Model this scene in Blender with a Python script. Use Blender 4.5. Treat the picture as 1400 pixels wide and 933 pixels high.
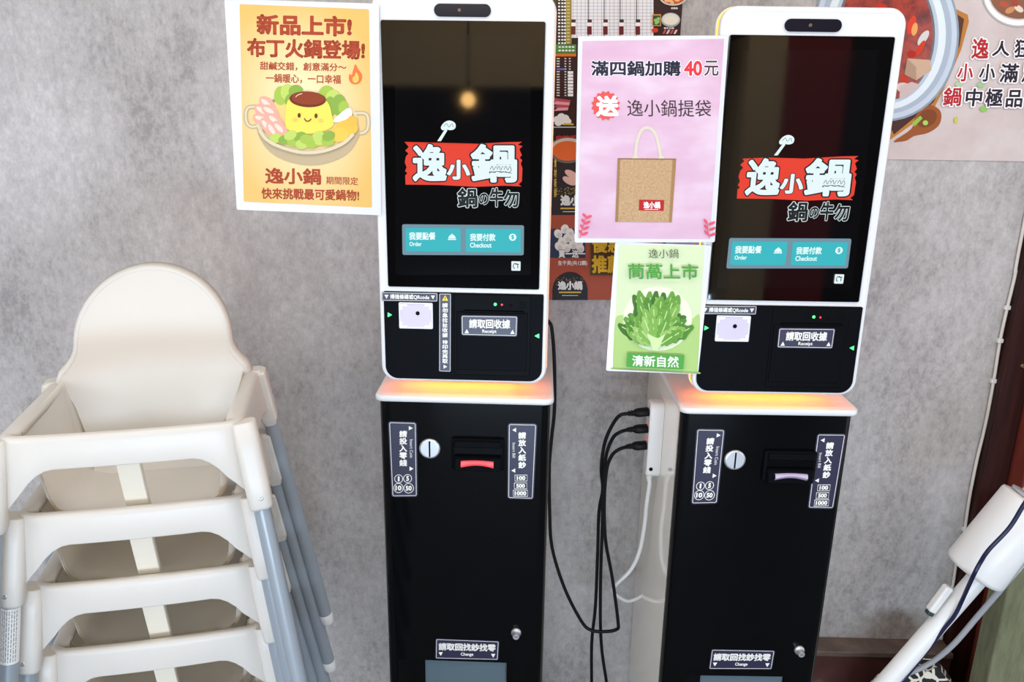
import bpy, bmesh, math, random
from mathutils import Vector, Matrix
random.seed(7)
SC = bpy.context.scene
for o in list(bpy.data.objects): bpy.data.objects.remove(o)
COL = SC.collection
PI = math.pi

# ------------------------------------------------------------------ camera
FPX = 1100.0
CAM = Vector((.1267, -1.6927, 1.7344))
YAW, PITCH, ROLL = -.0125, .2919, .0145
def cam_axes():
    cy, sy, cp, sp = math.cos(YAW), math.sin(YAW), math.cos(PITCH), math.sin(PITCH)
    f = Vector((sy*cp, cy*cp, -sp)); r = Vector((cy, -sy, 0)); u = r.cross(f)
    c, s = math.cos(ROLL), math.sin(ROLL)
    return c*r+s*u, -s*r+c*u, f
CR, CU, CF = cam_axes()
cd = bpy.data.cameras.new('camera'); cd.sensor_width = 36; cd.lens = FPX/1400*36; cd.clip_start = .02
co = bpy.data.objects.new('camera', cd); COL.objects.link(co)
co.matrix_world = Matrix(((CR.x, CU.x, -CF.x, CAM.x), (CR.y, CU.y, -CF.y, CAM.y), (CR.z, CU.z, -CF.z, CAM.z), (0, 0, 0, 1)))
SC.camera = co

# ------------------------------------------------------------------ world, lights, exposure
vs = SC.view_settings
SC.display_settings.display_device = 'sRGB'
vs.view_transform = 'Standard'; vs.look = 'None'; vs.gamma = 1; vs.use_curve_mapping = False
vs.exposure = -0.16
W = bpy.data.worlds.new('world'); SC.world = W; W.use_nodes = True
W.node_tree.nodes['Background'].inputs[0].default_value = (.8, .87, 1, 1)
W.node_tree.nodes['Background'].inputs[1].default_value = 1.3
def area(name, loc, target, sx, sy, power, col):
    l = bpy.data.lights.new(name, 'AREA'); l.shape = 'RECTANGLE'; l.size = sx; l.size_y = sy; l.energy = power; l.color = col
    o = bpy.data.objects.new(name, l); COL.objects.link(o); o.location = loc
    o.rotation_euler = (Vector(target)-Vector(loc)).to_track_quat('-Z', 'Y').to_euler()
    return o
area('overhead_light', (-.3, -1.0, 2.98), (-.3, -1.0, 0), 1.2, .5, 15, (1, .96, .92))
area('overhead_light', (1.4, -1.0, 2.98), (1.4, -1.0, 0), 1.2, .5, 19, (1, .92, .82))
area('overhead_light', (.25, -4.3, 2.72), (.3, .4, .5), 3.2, .5, 32, (1, .95, .9))  # added high frontal fill reaching the lower wall, not a real fixture
area('overhead_light', (1.0, -3.4, 2.95), (1.0, -5.0, 1.7), 4.4, .3, 55, (1, .86, .66))  # added warm wash on the facing wall, brightens what the screens mirror
area('cool_side_fill', (-1.9, -4.4, 1.3), (.3, .4, .5), 1.2, 2.2, 36, (.90, .95, 1))  # added soft fill from front left, no known window there
area('cool_side_fill', (4.0, -3.9, 1.3), (.8, .5, .5), 2.0, 2.2, 24, (.88, .93, 1))  # matching soft fill added at front right, invented source
area('low_front_fill', (.35, -4.5, .12), (.35, .5, .3), 2.6, .5, 118, (.62, .80, 1))  # added low bluish fill to lift the wall between the kiosks
area('cool_side_fill', (-2.8, -2.9, 2.2), (.5, .1, .6), 1.5, 1.2, 30, (.95, .97, 1))  # made-up left fill aimed at the right kiosk's side panel

# ------------------------------------------------------------------ materials
MC = {}
def lin(c):
    return c/12.92 if c <= .04045 else ((c+.055)/1.055)**2.4
def rgb(c):
    if isinstance(c, str): c = tuple(int(c[i:i+2], 16) for i in (0, 2, 4))
    return (lin(c[0]/255), lin(c[1]/255), lin(c[2]/255), 1)
def mat(name, c, rough=.5, metal=0., coat=0., emit=0., ior=1.5, trans=0., alpha=1., spec=.5, subsurf=0.):
    k = (name, str(c), rough, metal, coat, emit, trans, alpha, spec)
    if k in MC: return MC[k]
    m = bpy.data.materials.new(name); m.use_nodes = True
    b = m.node_tree.nodes['Principled BSDF']
    b.inputs['Base Color'].default_value = rgb(c); b.inputs['Roughness'].default_value = rough
    b.inputs['Metallic'].default_value = metal; b.inputs['Coat Weight'].default_value = coat
    b.inputs['Coat Roughness'].default_value = .06; b.inputs['IOR'].default_value = ior
    b.inputs['Transmission Weight'].default_value = trans; b.inputs['Alpha'].default_value = alpha
    b.inputs['Specular IOR Level'].default_value = spec
    if emit:
        b.inputs['Emission Color'].default_value = rgb(c); b.inputs['Emission Strength'].default_value = emit*1.12
    MC[k] = m; return m
def noisy(name, cols, scale, rough=.6, detail=8., coat=0., bump=0., stretch=(1, 1, 1), fine=0., metal=0., pos=None, spec=.5):
    m = bpy.data.materials.new(name); m.use_nodes = True; nt = m.node_tree; N = nt.nodes; L = nt.links
    b = N['Principled BSDF']; b.inputs['Roughness'].default_value = rough; b.inputs['Coat Weight'].default_value = coat
    b.inputs['Metallic'].default_value = metal; b.inputs['Specular IOR Level'].default_value = spec
    tc = N.new('ShaderNodeTexCoord'); mp = N.new('ShaderNodeMapping'); mp.inputs['Scale'].default_value = stretch
    L.new(tc.outputs['Object'], mp.inputs['Vector'])
    n = N.new('ShaderNodeTexNoise'); n.inputs['Scale'].default_value = scale; n.inputs['Detail'].default_value = detail
    n.inputs['Roughness'].default_value = .62
    L.new(mp.outputs[0], n.inputs['Vector'])
    fac = n.outputs['Fac']
    if fine:
        n2 = N.new('ShaderNodeTexNoise'); n2.inputs['Scale'].default_value = fine; n2.inputs['Detail'].default_value = 5
        n2.inputs['Roughness'].default_value = .75
        L.new(mp.outputs[0], n2.inputs['Vector'])
        mx = N.new('ShaderNodeMix'); mx.inputs[0].default_value = .5
        L.new(n.outputs['Fac'], mx.inputs[2]); L.new(n2.outputs['Fac'], mx.inputs[3]); fac = mx.outputs[0]
    r = N.new('ShaderNodeValToRGB'); L.new(fac, r.inputs['Fac'])
    pos = pos or [.3+.4*i/(len(cols)-1) for i in range(len(cols))]
    while len(r.color_ramp.elements) < len(cols): r.color_ramp.elements.new(.5)
    for e, p, c in zip(r.color_ramp.elements, pos, cols): e.position = p; e.color = rgb(c)
    L.new(r.outputs['Color'], b.inputs['Base Color'])
    if bump:
        bp = N.new('ShaderNodeBump'); bp.inputs['Strength'].default_value = bump; bp.inputs['Distance'].default_value = .002
        L.new(fac, bp.inputs['Height']); L.new(bp.outputs[0], b.inputs['Normal'])
    return m
M_WALL = noisy('concrete_wallpaper', ['938d8b', 'ada7a4', 'bab4b2', 'cec8c5'], 3.0, .75, fine=55, bump=.12, stretch=(1.25, 1, .8), pos=[.36, .46, .54, .66])
M_FLOOR = noisy('maroon_stone', ['4c2c2a', '5e3a35', 'a09590'], 9, .35, pos=[.3, .58, .8])
M_TILE = noisy('grey_floor_tile', ['4c4a4a', '5a5858', '676565'], 6, .5)
M_SKIRT = noisy('brown_skirting', ['5b4a43', '6b5951', '7c6b62'], 14, .5, stretch=(1, 1, 3))
M_MAROON = noisy('maroon_lacquered_wood', ['6a2a20', '7d382c', '8d4636'], 5, .4, stretch=(6, 6, .5), spec=.3)
M_DARKWOOD = noisy('dark_brown_wood', ['1e0e0c', '301512', '3c1e19'], 5, .5, stretch=(6, 6, .5), spec=.15)
M_OLIVE = noisy('olive_cloth', ['5f6148', '6d6e53', '7a7a5e'], 60, .9, stretch=(1, 1, .2))
M_BEIGE = mat('beige_paint', 'b8a27c', .7)
M_WHITE = mat('white_plastic', 'e0dedc', .35)
M_KWHITE = mat('white_enamel', 'dbdadb', .32)
M_CREAM = mat('cream_gloss_board', 'f0ebe0', .1, coat=.5)
M_PEDBLK = mat('gloss_black_steel', '040507', .12, spec=.22)
M_BLACK = mat('black_plastic', '08090b', .4, spec=.05)
M_BLACK2 = mat('satin_black_plastic', '0c0d11', .4, spec=.03)
M_GLASS = mat('black_screen_glass', '050506', .03, ior=1.75)
M_CHROME = mat('brushed_chrome', 'cfcfd1', .33, .75)
M_CABLE = mat('black_rubber', '08090b', .5, spec=.2)
M_NAVY = mat('navy_sticker', '2a2740', .35)
M_INK = mat('cream_ink', 'efece4', .5)
M_ORANGE = mat('orange_led', 'ff9417', .4, emit=5.)
M_STRIP = mat('amber_light_strip', 'ff6c00', .4, emit=24.)
M_GREENLED = mat('green_led', '3cff6a', .4, emit=3.)
M_REDLED = mat('red_led', 'ff3030', .4, emit=1.2)
M_LAM = mat('laminated_paper', 'd6d5dc', .3, coat=.25)
M_TUB = mat('white_chair_plastic', 'e6e4e1', .32)
def _tr():
    nt = M_TUB.node_tree; b = nt.nodes['Principled BSDF']; o = nt.nodes['Material Output']
    t = nt.nodes.new('ShaderNodeBsdfTranslucent'); t.inputs[0].default_value = (1., .86, .60, 1)
    x = nt.nodes.new('ShaderNodeMixShader'); x.inputs[0].default_value = .3
    nt.links.new(b.outputs[0], x.inputs[1]); nt.links.new(t.outputs[0], x.inputs[2]); nt.links.new(x.outputs[0], o.inputs[0])
_tr()
M_STRAP = mat('cream_strap_plastic', 'e9e0cf', .4)
M_LEG = mat('grey_painted_tube', '8d959d', .32, coat=.2)
def ink(c): return mat('print_ink_'+str(c), c, .45, spec=.18)
def glow(c, e=1.):
    m = mat('screen_pixels_'+str(c), c, .5, emit=e, spec=.2)
    m.node_tree.nodes['Principled BSDF'].inputs['Base Color'].default_value = (.005, .005, .005, 1); return m

# ------------------------------------------------------------------ mesh collecting
class MB:
    def __init__(s): s.v = []; s.f = []; s.m = []; s.mats = []; s.sm = []
    def mi(s, m):
        if m not in s.mats: s.mats.append(m)
        return s.mats.index(m)
    def add(s, vs, fs, m, smooth=False):
        b = len(s.v); s.v += [Vector(p) for p in vs]; i = s.mi(m)
        for f in fs: s.f.append([b+k for k in f]); s.m.append(i); s.sm.append(smooth)
    def rings(s, rings, m, smooth=True, closed=True, cap0=True, cap1=True):
        n = len(rings[0]); vs = [p for r in rings for p in r]; fs = []
        for i in range(len(rings)-1):
            for j in range(n if closed else n-1):
                a = i*n+j; b = i*n+(j+1) % n
                fs.append((a, b, b+n, a+n))
        s.add(vs, fs, m, smooth)
        if cap0: s.add(rings[0], [list(range(n))[::-1]], m)
        if cap1: s.add(rings[-1], [list(range(n))], m)
    def box(s, x0, x1, y0, y1, z0, z1, m, T=None, bev=0.):
        pts = rrect_pts((x1-x0), (y1-y0), bev if bev else 1e-5, 3 if bev else 1)
        cx, cy = (x0+x1)/2, (y0+y1)/2
        prof = [(0, z0), (0, z1)] if not bev else [(bev*.7, z0), (bev*.2, z0+bev*.3), (0, z0+bev), (0, z1-bev), (bev*.2, z1-bev*.3), (bev*.7, z1)]
        R = []
        for ins, z in prof:
            kx = 1-2*ins/(x1-x0); ky = 1-2*ins/(y1-y0)
            R.append([Vector((cx+p[0]*kx, cy+p[1]*ky, z)) for p in pts])
        if T: R = [[T @ p for p in r] for r in R]
        s.rings(R, m, smooth=False)
    def tube(s, pts, r, m, n=10, smooth_path=True, sub=6, cap=True):
        P = [Vector(p) for p in pts]
        if smooth_path and len(P) > 2: P = catmull(P, sub)
        rad = r if callable(r) else (lambda t: r)
        t0 = (P[1]-P[0]).normalized(); a = t0.orthogonal().normalized(); R = []
        for i, p in enumerate(P):
            t = (P[min(i+1, len(P)-1)]-P[max(i-1, 0)]).normalized()
            a = (a-t*a.dot(t)).normalized(); b = t.cross(a); q = rad(i/(len(P)-1))
            R.append([p+q*(math.cos(2*PI*k/n)*a+math.sin(2*PI*k/n)*b) for k in range(n)])
        s.rings(R, m, True, True, cap, cap)
    def lathe(s, o, axis, prof, m, n=24):
        axis = Vector(axis).normalized(); a = axis.orthogonal().normalized(); b = axis.cross(a); o = Vector(o)
        s.rings([[o+axis*h+r*(math.cos(2*PI*k/n)*a+math.sin(2*PI*k/n)*b) for k in range(n)] for r, h in prof], m)
def catmull(P, sub):
    out = []
    for i in range(len(P)-1):
        p0 = P[i-1] if i else P[0]*2-P[1]; p1 = P[i]; p2 = P[i+1]; p3 = P[i+2] if i+2 < len(P) else P[-1]*2-P[-2]
        for k in range(sub):
            t = k/sub
            out.append(.5*((2*p1)+(p2-p0)*t+(2*p0-5*p1+4*p2-p3)*t*t+(3*p1-p0-3*p2+p3)*t**3))
    out.append(P[-1]); return out
def rrect_pts(w, h, r, n=6):
    r = min(r, w/2-1e-6, h/2-1e-6); out = []
    for cx, cy, a0 in ((w/2-r, h/2-r, 0), (-w/2+r, h/2-r, PI/2), (-w/2+r, -h/2+r, PI), (w/2-r, -h/2+r, 1.5*PI)):
        for k in range(n+1):
            a = a0+PI/2*k/n; out.append((cx+r*math.cos(a), cy+r*math.sin(a)))
    return out
WM = {}
def obj(name, mb, parent=None, label=None):
    me = bpy.data.meshes.new(name)
    inv = None
    if parent is not None: inv = WM[parent.name].inverted()
    me.from_pydata([tuple(inv @ v) if inv else tuple(v) for v in mb.v], [], mb.f)
    for m in mb.mats: me.materials.append(m)
    me.polygons.foreach_set('material_index', mb.m); me.polygons.foreach_set('use_smooth', mb.sm)
    me.update()
    o = bpy.data.objects.new(name, me); COL.objects.link(o)
    if parent is not None: o.parent = parent; WM[o.name] = WM[parent.name]
    else: WM[o.name] = Matrix.Identity(4)
    if label: o['label'] = label
    return o
def fuse(o, d=1e-5):
    bm = bmesh.new(); bm.from_mesh(o.data); bmesh.ops.remove_doubles(bm, verts=bm.verts, dist=d)
    bmesh.ops.recalc_face_normals(bm, faces=bm.faces); bm.to_mesh(o.data); bm.free(); return o
def thing(name, label, cat, loc, rz=0, group=None):
    o = bpy.data.objects.new(name, None); COL.objects.link(o); o.empty_display_size = .05
    o.location = loc; o.rotation_euler = (0, 0, rz); WM[o.name] = Matrix.Translation(loc) @ Matrix.Rotation(rz, 4, 'Z')
    o['label'] = label; o['category'] = cat
    if group: o['group'] = group
    return o
def tag(o, label, cat, group=None):
    o['label'] = label; o['category'] = cat
    if group: o['group'] = group
    return o
def struct(name, mb):
    o = obj(name, mb); o['kind'] = 'structure'; return o

# ------------------------------------------------------------------ photo pixels to points on real planes
def ray(x, y): return CF+(x-700)/FPX*CR-(y-466.5)/FPX*CU
class Plane:
    def __init__(s, o, u, n):
        s.o = Vector(o); s.n = Vector(n).normalized(); u = Vector(u); s.u = (u-s.n*u.dot(s.n)).normalized(); s.v = s.n.cross(s.u)
    def hit(s, x, y):
        d = ray(x, y); return CAM+d*((s.o-CAM).dot(s.n)/d.dot(s.n))
    def uv(s, x, y):
        p = s.hit(x, y)-s.o; return (p.dot(s.u), p.dot(s.v))
    def at(s, u, v, h=0): return s.o+s.u*u+s.v*v+s.n*h
def atY(x, y, Y):
    d = ray(x, y); return CAM+d*((Y-CAM.y)/d.y)
def atX(x, y, X):
    d = ray(x, y); return CAM+d*((X-CAM.x)/d.x)
TXT = {}
def text_geo(s, bold=0., res=3):
    """flat lettering; a bolder weight widens every outline by bold (in ems)"""
    k = (s, bold, res)
    if k in TXT: return TXT[k]
    c = bpy.data.curves.new('lettering', 'FONT'); c.body = s; c.size = 1; c.resolution_u = res
    o = bpy.data.objects.new('lettering', c); COL.objects.link(o)
    dg = bpy.context.evaluated_depsgraph_get(); dg.update()
    me = bpy.data.meshes.new_from_object(o.evaluated_get(dg))
    vs = [(v.co.x, v.co.y, 0.) for v in me.vertices]; fs = [list(p.vertices) for p in me.polygons]
    bpy.data.objects.remove(o); bpy.data.curves.remove(c); bpy.data.meshes.remove(me)
    if bold > .001:
        cnt = {}
        key = [(round(p[0], 5), round(p[1], 5)) for p in vs]
        for f in fs:
            for i in range(len(f)):
                e = (key[f[i]], key[f[(i+1) % len(f)]]); e = e if e[0] < e[1] else (e[1], e[0]); cnt[e] = cnt.get(e, 0)+1
        done = set(); z = 0.
        E_ = [e for e, n in cnt.items() if n == 1 and e[0] != e[1]]; dz = 1/(3*len(E_)+1)
        for p, q in E_:
            dx, dy = q[0]-p[0], q[1]-p[1]; l = math.hypot(dx, dy); nx, ny = -dy/l*bold, dx/l*bold; z += dz
            i = len(vs); vs += [(p[0]-nx, p[1]-ny, z), (q[0]-nx, q[1]-ny, z), (q[0]+nx, q[1]+ny, z), (p[0]+nx, p[1]+ny, z)]; fs.append([i, i+1, i+2, i+3])
            for c_ in (p, q):
                if c_ in done: continue
                done.add(c_); z += dz; i = len(vs); vs += [(c_[0]+bold*math.cos(PI/4*j), c_[1]+bold*math.sin(PI/4*j), z) for j in range(8)]; fs.append(list(range(i, i+8)))
    xs = [p[0] for p in vs] or [0]; ys = [p[1] for p in vs] or [0]
    TXT[k] = (vs, fs, (min(xs), max(xs), min(ys), max(ys))); return TXT[k]
class Art:
    """flat print on a plane; every layer lies a hair above the last"""
    def __init__(s, plane, h0=.0003, dh=.00008, px=True):
        s.p = plane; s.h = h0; s.dh = dh; s.mb = MB(); s.px = px
    def loc(s, q): return s.p.uv(*q) if s.px else q
    def up(s): s.h += s.dh
    def polyuv(s, pts, m):
        ar = sum(a[0]*b[1]-b[0]*a[1] for a, b in zip(pts, pts[1:]+pts[:1]))
        if ar < 0: pts = pts[::-1]
        s.mb.add([s.p.at(u, v, s.h) for u, v in pts], [list(range(len(pts)))], m)
    def poly(s, pts, m, up=True):
        if up: s.up()
        s.polyuv([s.loc(q) for q in pts], m)
    def rect(s, x0, y0, x1, y1, m, up=True): s.poly([(x0, y0), (x1, y0), (x1, y1), (x0, y1)], m, up)
    def ell(s, cx, cy, rx, ry, m, rot=0., n=28, a0=0., a1=2*PI, up=True):
        c, q = math.cos(rot), math.sin(rot); k = n if a1-a0 > 6.2 else n+1
        P = [(rx*math.cos(a0+(a1-a0)*i/n), ry*math.sin(a0+(a1-a0)*i/n)) for i in range(k)]
        s.poly([(cx+x*c-y*q, cy+x*q+y*c) for x, y in P], m, up)
    def smooth(s, pts, m, sub=4, up=True):
        P = [Vector((a, b, 0)) for a, b in pts]; n = len(P); out = []
        for i in range(n):
            out += catmull([P[i-1], P[i], P[(i+1) % n], P[(i+2) % n]], sub)[sub:2*sub]
        s.poly([(p.x, p.y) for p in out], m, up)
    def line(s, pts, w, m, sub=0, closed=False, up=True):
        if up: s.up()
        P = [Vector((a, b, 0)) for a, b in pts]
        if closed: P.append(P[0])
        if sub and len(P) > 2: P = catmull(P, sub)
        L, R = [], []
        for i, p in enumerate(P):
            if closed and i in (0, len(P)-1): t = (P[1]-P[0]).normalized()+(P[-1]-P[-2]).normalized()
            else: t = P[min(i+1, len(P)-1)]-P[max(i-1, 0)]
            t = t.normalized(); nn = Vector((-t.y, t.x, 0))*w/2
            if closed and i in (0, len(P)-1): nn *= 1.2
            L.append(p+nn); R.append(p-nn)
        for i in range(len(P)-1):
            s.polyuv([s.loc((q.x, q.y)) for q in (L[i], L[i+1], R[i+1], R[i])], m)
    def rrect(s, corners, r, m, up=True, frame=0., up2=True):
        """corners TL,TR,BR,BL as given; radius and frame width in plane metres"""
        if up: s.up()
        C = [Vector(s.loc(q)+(0,)) for q in corners]
        def outline(ins):
            out = []; cen = sum(C, Vector())/4
            for i in range(4):
                a, b, d = C[i], C[i-1], C[(i+1) % 4]
                e1 = (b-a).normalized(); e2 = (d-a).normalized(); p = a+(e1+e2)*ins; rr = max(r-ins, 1e-4)
                c0 = p+(e1+e2)*rr
                for k in range(6):
                    t = PI/2*k/5; out.append(c0-e2*rr*math.cos(t)-e1*rr*math.sin(t))
            return [(q.x, q.y) for q in out]
        if frame:
            a = outline(frame[0]); b = outline(frame[1]); n = len(a)
            for i in range(n): s.polyuv([a[i], a[(i+1) % n], b[(i+1) % n], b[i]], m)
        else: s.polyuv(outline(0), m)
    def text(s, t, x0, y0, x1, y1, m, bold=.02, up=True, rot=0, skew=0., grow=0., slope=0., res=3, vert=False):
        """fits t in the box; rot = quarter turns clockwise; slope = rise of the line in px over its length"""
        if up: s.up()
        if vert:
            n = len(t); hh = (y1-y0)/n
            for i, ch in enumerate(t):
                if ch != ' ': s.text(ch, x0, y0+hh*(i+.04), x1, y0+hh*(i+.96), m, bold, False, res=res)
            return
        vs, fs, (a, b, c, d) = text_geo(t, bold, res)
        if not fs: return
        if grow:
            vs0, fs0, (a, b, c, d) = text_geo(t, bold-grow, res)
        cx, cy = (x0+x1)/2, (y0+y1)/2
        cu = s.loc((cx, cy)); lu = s.loc((x0, cy-slope/2)); ru = s.loc((x1, cy+slope/2)); tu = s.loc((cx, y0)); bu = s.loc((cx, y1))
        hx = (Vector(ru)-Vector(lu))/2; hy = (Vector(tu)-Vector(bu))/2; cu = Vector(cu)
        P = []
        for x, y, z in vs:
            p = 2*(x-a)/(b-a)-1; q = 2*(y-c)/(d-c)-1; p += skew*q
            if rot == 1: p, q = q, -p
            w = cu+hx*p+hy*q; P.append(s.p.at(w.x, w.y, s.h+z*.00005))
        flip = hx.x*hy.y-hx.y*hy.x < 0
        s.mb.add(P, [f[::-1] for f in fs] if flip else fs, m)
    def done(s, name, parent, label=None):
        o = obj(name, s.mb, parent, label); s.mb = MB(); return o

# ------------------------------------------------------------------ the setting
WY = .5
FZ = -.155
XR = 1.478
def boxmb(*a, **k): mb = MB(); mb.box(*a, **k); return mb
struct('floor', boxmb(-3.6, 3.6, -5.2, WY+.1, FZ-.06, FZ, M_TILE))
struct('wall_back', boxmb(-3.6, XR, WY, WY+.1, FZ, 3.0, M_WALL))
struct('ceiling', boxmb(-3.6, 3.6, -5.2, WY+.1, 3.0, 3.06, mat('ceiling_paint', 'd9d3c9', .8)))
mb = MB(); mb.box(.93, XR, WY-.072, WY, .094, .113, M_SKIRT, bev=.004); mb.box(.93, XR, WY-.062, WY, FZ, .094, M_FLOOR); struct('baseboard_right', mb)
# facing side of the room, seen only in the glass: beige header, pillars, dark red panels
mb = MB(); mb.box(-3.6, 3.6, -5.2, -5.1, FZ, 3, mat('dark_shop_interior', '1b1410', .8)); struct('wall_front', mb)
mb = MB(); mb.box(-3.6, 1.5, -5.1, -4.6, 1.98, 2.6, M_BEIGE); struct('trim_1', mb)
mb = MB(); mb.box(1.8, 2.08, -5.1, -4.55, FZ, 2.3, M_BEIGE); struct('trim_2', mb)
mb = MB(); mb.box(2.08, 2.6, -5.1, -4.7, FZ, 2.3, mat('red_panel', '8a1c18', .6)); struct('trim_3', mb)
# right end of the wall: dark jamb, maroon board, olive curtain
mb = MB(); mb.box(XR, XR+.075, WY-.035, WY+.1, FZ, 3, M_DARKWOOD, bev=.004); struct('trim_4', mb)
mb = MB(); mb.box(XR+.08, 3.6, WY-.10, WY+.1, FZ, 3, M_MAROON, bev=.006); mb.box(XR+.0775, XR+.0795, WY-.10, WY-.04, .35, .62, M_BEIGE); struct('trim_5', mb)

# ------------------------------------------------------------------ ordering kiosks
PW, PDEP = .389, .485
TW, TH, TZ, TF = .364, .803, .0518, -.0143       # housing width, height, lift above pedestal top, front offset
GW, GH, GZ = .325, .5358, .2135
def frame_T(loc, rz): return Matrix.Translation(loc) @ Matrix.Rotation(rz, 4, 'Z')
class Kiosk: pass
def kiosk_geo(loc, H, yaw, pyaw, tilt):
    k = Kiosk(); k.loc = Vector(loc); k.H = H; k.yaw = yaw; k.tilt = tilt
    k.R = frame_T(loc, yaw+pyaw); k.RT = frame_T(loc, yaw)
    k.ped = Plane(k.R @ Vector((0, 0, 0)), k.R.to_3x3() @ Vector((1, 0, 0)), k.R.to_3x3() @ Vector((0, -1, 0)))
    # housing frame: x right, y back, z up its face, origin at bottom centre of its front
    k.HT = k.RT @ Matrix.Translation((0, TF, H+TZ)) @ Matrix.Rotation(-tilt, 4, 'X')
    q = k.HT.to_3x3()
    k.tab = Plane(k.HT @ Vector((0, 0, 0)), q @ Vector((1, 0, 0)), q @ Vector((0, -1, 0)))
    return k
K1 = kiosk_geo((0, 0, 0), 1.08, -.0177, -.0006, .0165)
K2 = kiosk_geo((.6877, .0112, 0), 1.0614, .0056, .0059, .0098)
def L1(pl, x, y): return pl.uv(x, y)
def face_ring(T, w, h, r, y, cz, ins=0., n=8):
    return [T @ Vector((p[0], y, cz+p[1])) for p in rrect_pts(w-2*ins, h-2*ins, max(r-ins, .001), n)]
def slab(mb, T, w, h, r, cx, cz, prof, m, n=8, smooth=True, cap0=True, cap1=True):
    """rounded rectangle in x,z extruded along y; prof = list of (inset, y)"""
    R = [[T @ Vector((cx+p[0], y, cz+p[1])) for p in rrect_pts(w-2*i, h-2*i, max(r-i, .0008), n)] for i, y in prof]
    mb.rings(R, m, smooth, True, cap0, cap1)
def sticker(k, plane, corners, name, r=.004, base=M_NAVY, line=M_INK, par=None):
    a = Art(plane, .0004, px=False)
    mb = MB(); C = corners
    a.rrect(C, r, base); a.rrect(C, r, line, frame=(.0022, .0034))
    return a
def build_kiosk(k, name_label, lip, vertical_sticker):
    t = thing('ordering_kiosk', name_label, 'ordering kiosk', k.loc+Vector((0, 0, FZ)), k.yaw)
    H = k.H; T = k.R
    # pedestal: side shell, glossy front door, plinth
    mb = MB()
    mb.box(-PW/2+.004, PW/2-.004, .022, PDEP, FZ+.04, H, M_CREAM, T, bev=.003)
    mb.box(-PW/2+.02, PW/2-.02, .03, PDEP-.02, FZ, FZ+.045, M_BLACK, T)
    obj('cabinet_body', mb, t)
    tw, th, ttop = .1665, .20, .145+H-1.08          # change tray opening, local
    fx = PW/2
    mb = MB()
    def front(z0, z1, x0=-fx, x1=fx):
        # front door section with rounded vertical edges where it reaches them
        P = []
        r = .022
        if x0 == -fx:
            P += [(-fx, .03)]+[(-fx+r-r*math.cos(a), r-r*math.sin(a)) for a in [PI/2*i/6 for i in range(7)]]
        else: P += [(x0, .03), (x0, 0)]
        if x1 == fx:
            P += [(fx-r+r*math.sin(a), r-r*math.cos(a)) for a in [PI/2*i/6 for i in range(7)]]+[(fx, .03)]
        else: P += [(x1, 0), (x1, .03)]
        mb.rings([[T @ Vector((p[0], p[1], z)) for p in P] for z in (z0, z1)], M_PEDBLK, True)
    u0 = k.ped.uv(*k.tray[0])[0]; u1 = k.ped.uv(*k.tray[1])[0]; vt = k.ped.uv(*k.tray[0])[1]
    tx0, tx1 = u0, u1; tz1 = vt; tz0 = vt-.13
    front(tz1, H-.0005); front(tz0, tz1, -fx, tx0); front(tz0, tz1, tx1, fx); front(FZ+.045, tz0)
    fd = obj('front_door', mb, t)
    # change tray
    mb = MB()
    mb.box(tx0, tx1, .0305, .12, tz0, tz0+.003, M_BLACK2, T); mb.box(tx0, tx1, .118, .1205, tz0, tz1, M_BLACK2, T)
    obj('tray_box', mb, fd)
    mb = MB(); mb.box(tx0+.002, tx1-.002, .006, .009, tz0+.012, tz1-.001, mat('smoky_flap', '56666f', .22, spec=.5), T, bev=.001)
    obj('change_flap', mb, t, 'grey blue translucent change flap')
    # plate
    mb = MB()
    pw = PW+.014
    R = []
    for ins, z in ((.004, H+.0005), (.001, H+.002), (0, H+.005), (0, H+.011), (.001, H+.0135), (.004, H+.015)):
        R.append([T @ Vector((p[0], (PDEP-.012)/2+p[1], z)) for p in rrect_pts(pw-2*ins, PDEP+.014-2*ins, .02, 8)])
    mb.rings(R, M_KWHITE)
    obj('top_plate', mb, t)
    HT = k.HT
    # neck between plate and housing
    mb = MB()
    mb.box(-.11, .11, .09, .17, H+.0152, H+.16, M_KWHITE, k.RT, bev=.006); obj('neck', mb, t)
    # housing
    mb = MB()
    slab(mb, HT, TW, TH, .034, 0, TH/2, [(.012, .0035), (.004, .0012), (.0015, .0028), (0, .007), (0, .020), (.0015, .023), (.006, .0235)], M_KWHITE, 10)
    obj('screen_housing', mb, t)
    mb = MB()
    slab(mb, HT, TW+.001, TH+.001, .0345, 0, TH/2, [(.001, .0236), (0, .0245), (0, .031), (.001, .0315)], M_ORANGE, 10)
    obj('light_ring', mb, t, 'glowing orange light ring')
    mb = MB(); mb.box(-TW/2+.03, TW/2-.03, .074, .086, -.0035, .0005, M_STRIP, HT, bev=.001); obj('light_strip', mb, t, 'glowing amber strip under the screen')
    mb = MB()
    slab(mb, HT, TW+.004, TH+.004, .036, 0, TH/2, [(.002, .0316), (0, .0335), (.0, .042), (.02, .07), (.06, .085)], M_KWHITE, 10)
    obj('rear_shell', mb, t)
    # glass and display
    mb = MB(); slab(mb, HT, GW, GH, .004, 0, GZ+GH/2, [(.0, .003), (.0, .0004), (.0012, -.0002)], M_GLASS, 4)
    sc = obj('screen', mb, t)
    kp = K1.tab; P = lambda x, y: kp.uv(x, y)
    A = Art(k.tab, .0005, px=False)
    # pixel positions read on the left kiosk; both housings carry the same layout
    class KA(Art):
        def loc(s, q): return kp.uv(*q)
    A = KA(k.tab, .0004)
    A.rect(540.4, 47.8, 725.5, 376, mat('display_black', '08080a', .05, ior=1.75))
    A.done('display', sc)
    red = glow('e8381c', 1.); wh = glow('e6f7fa', 1.); bk = glow('1c0f14', .4)
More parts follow.
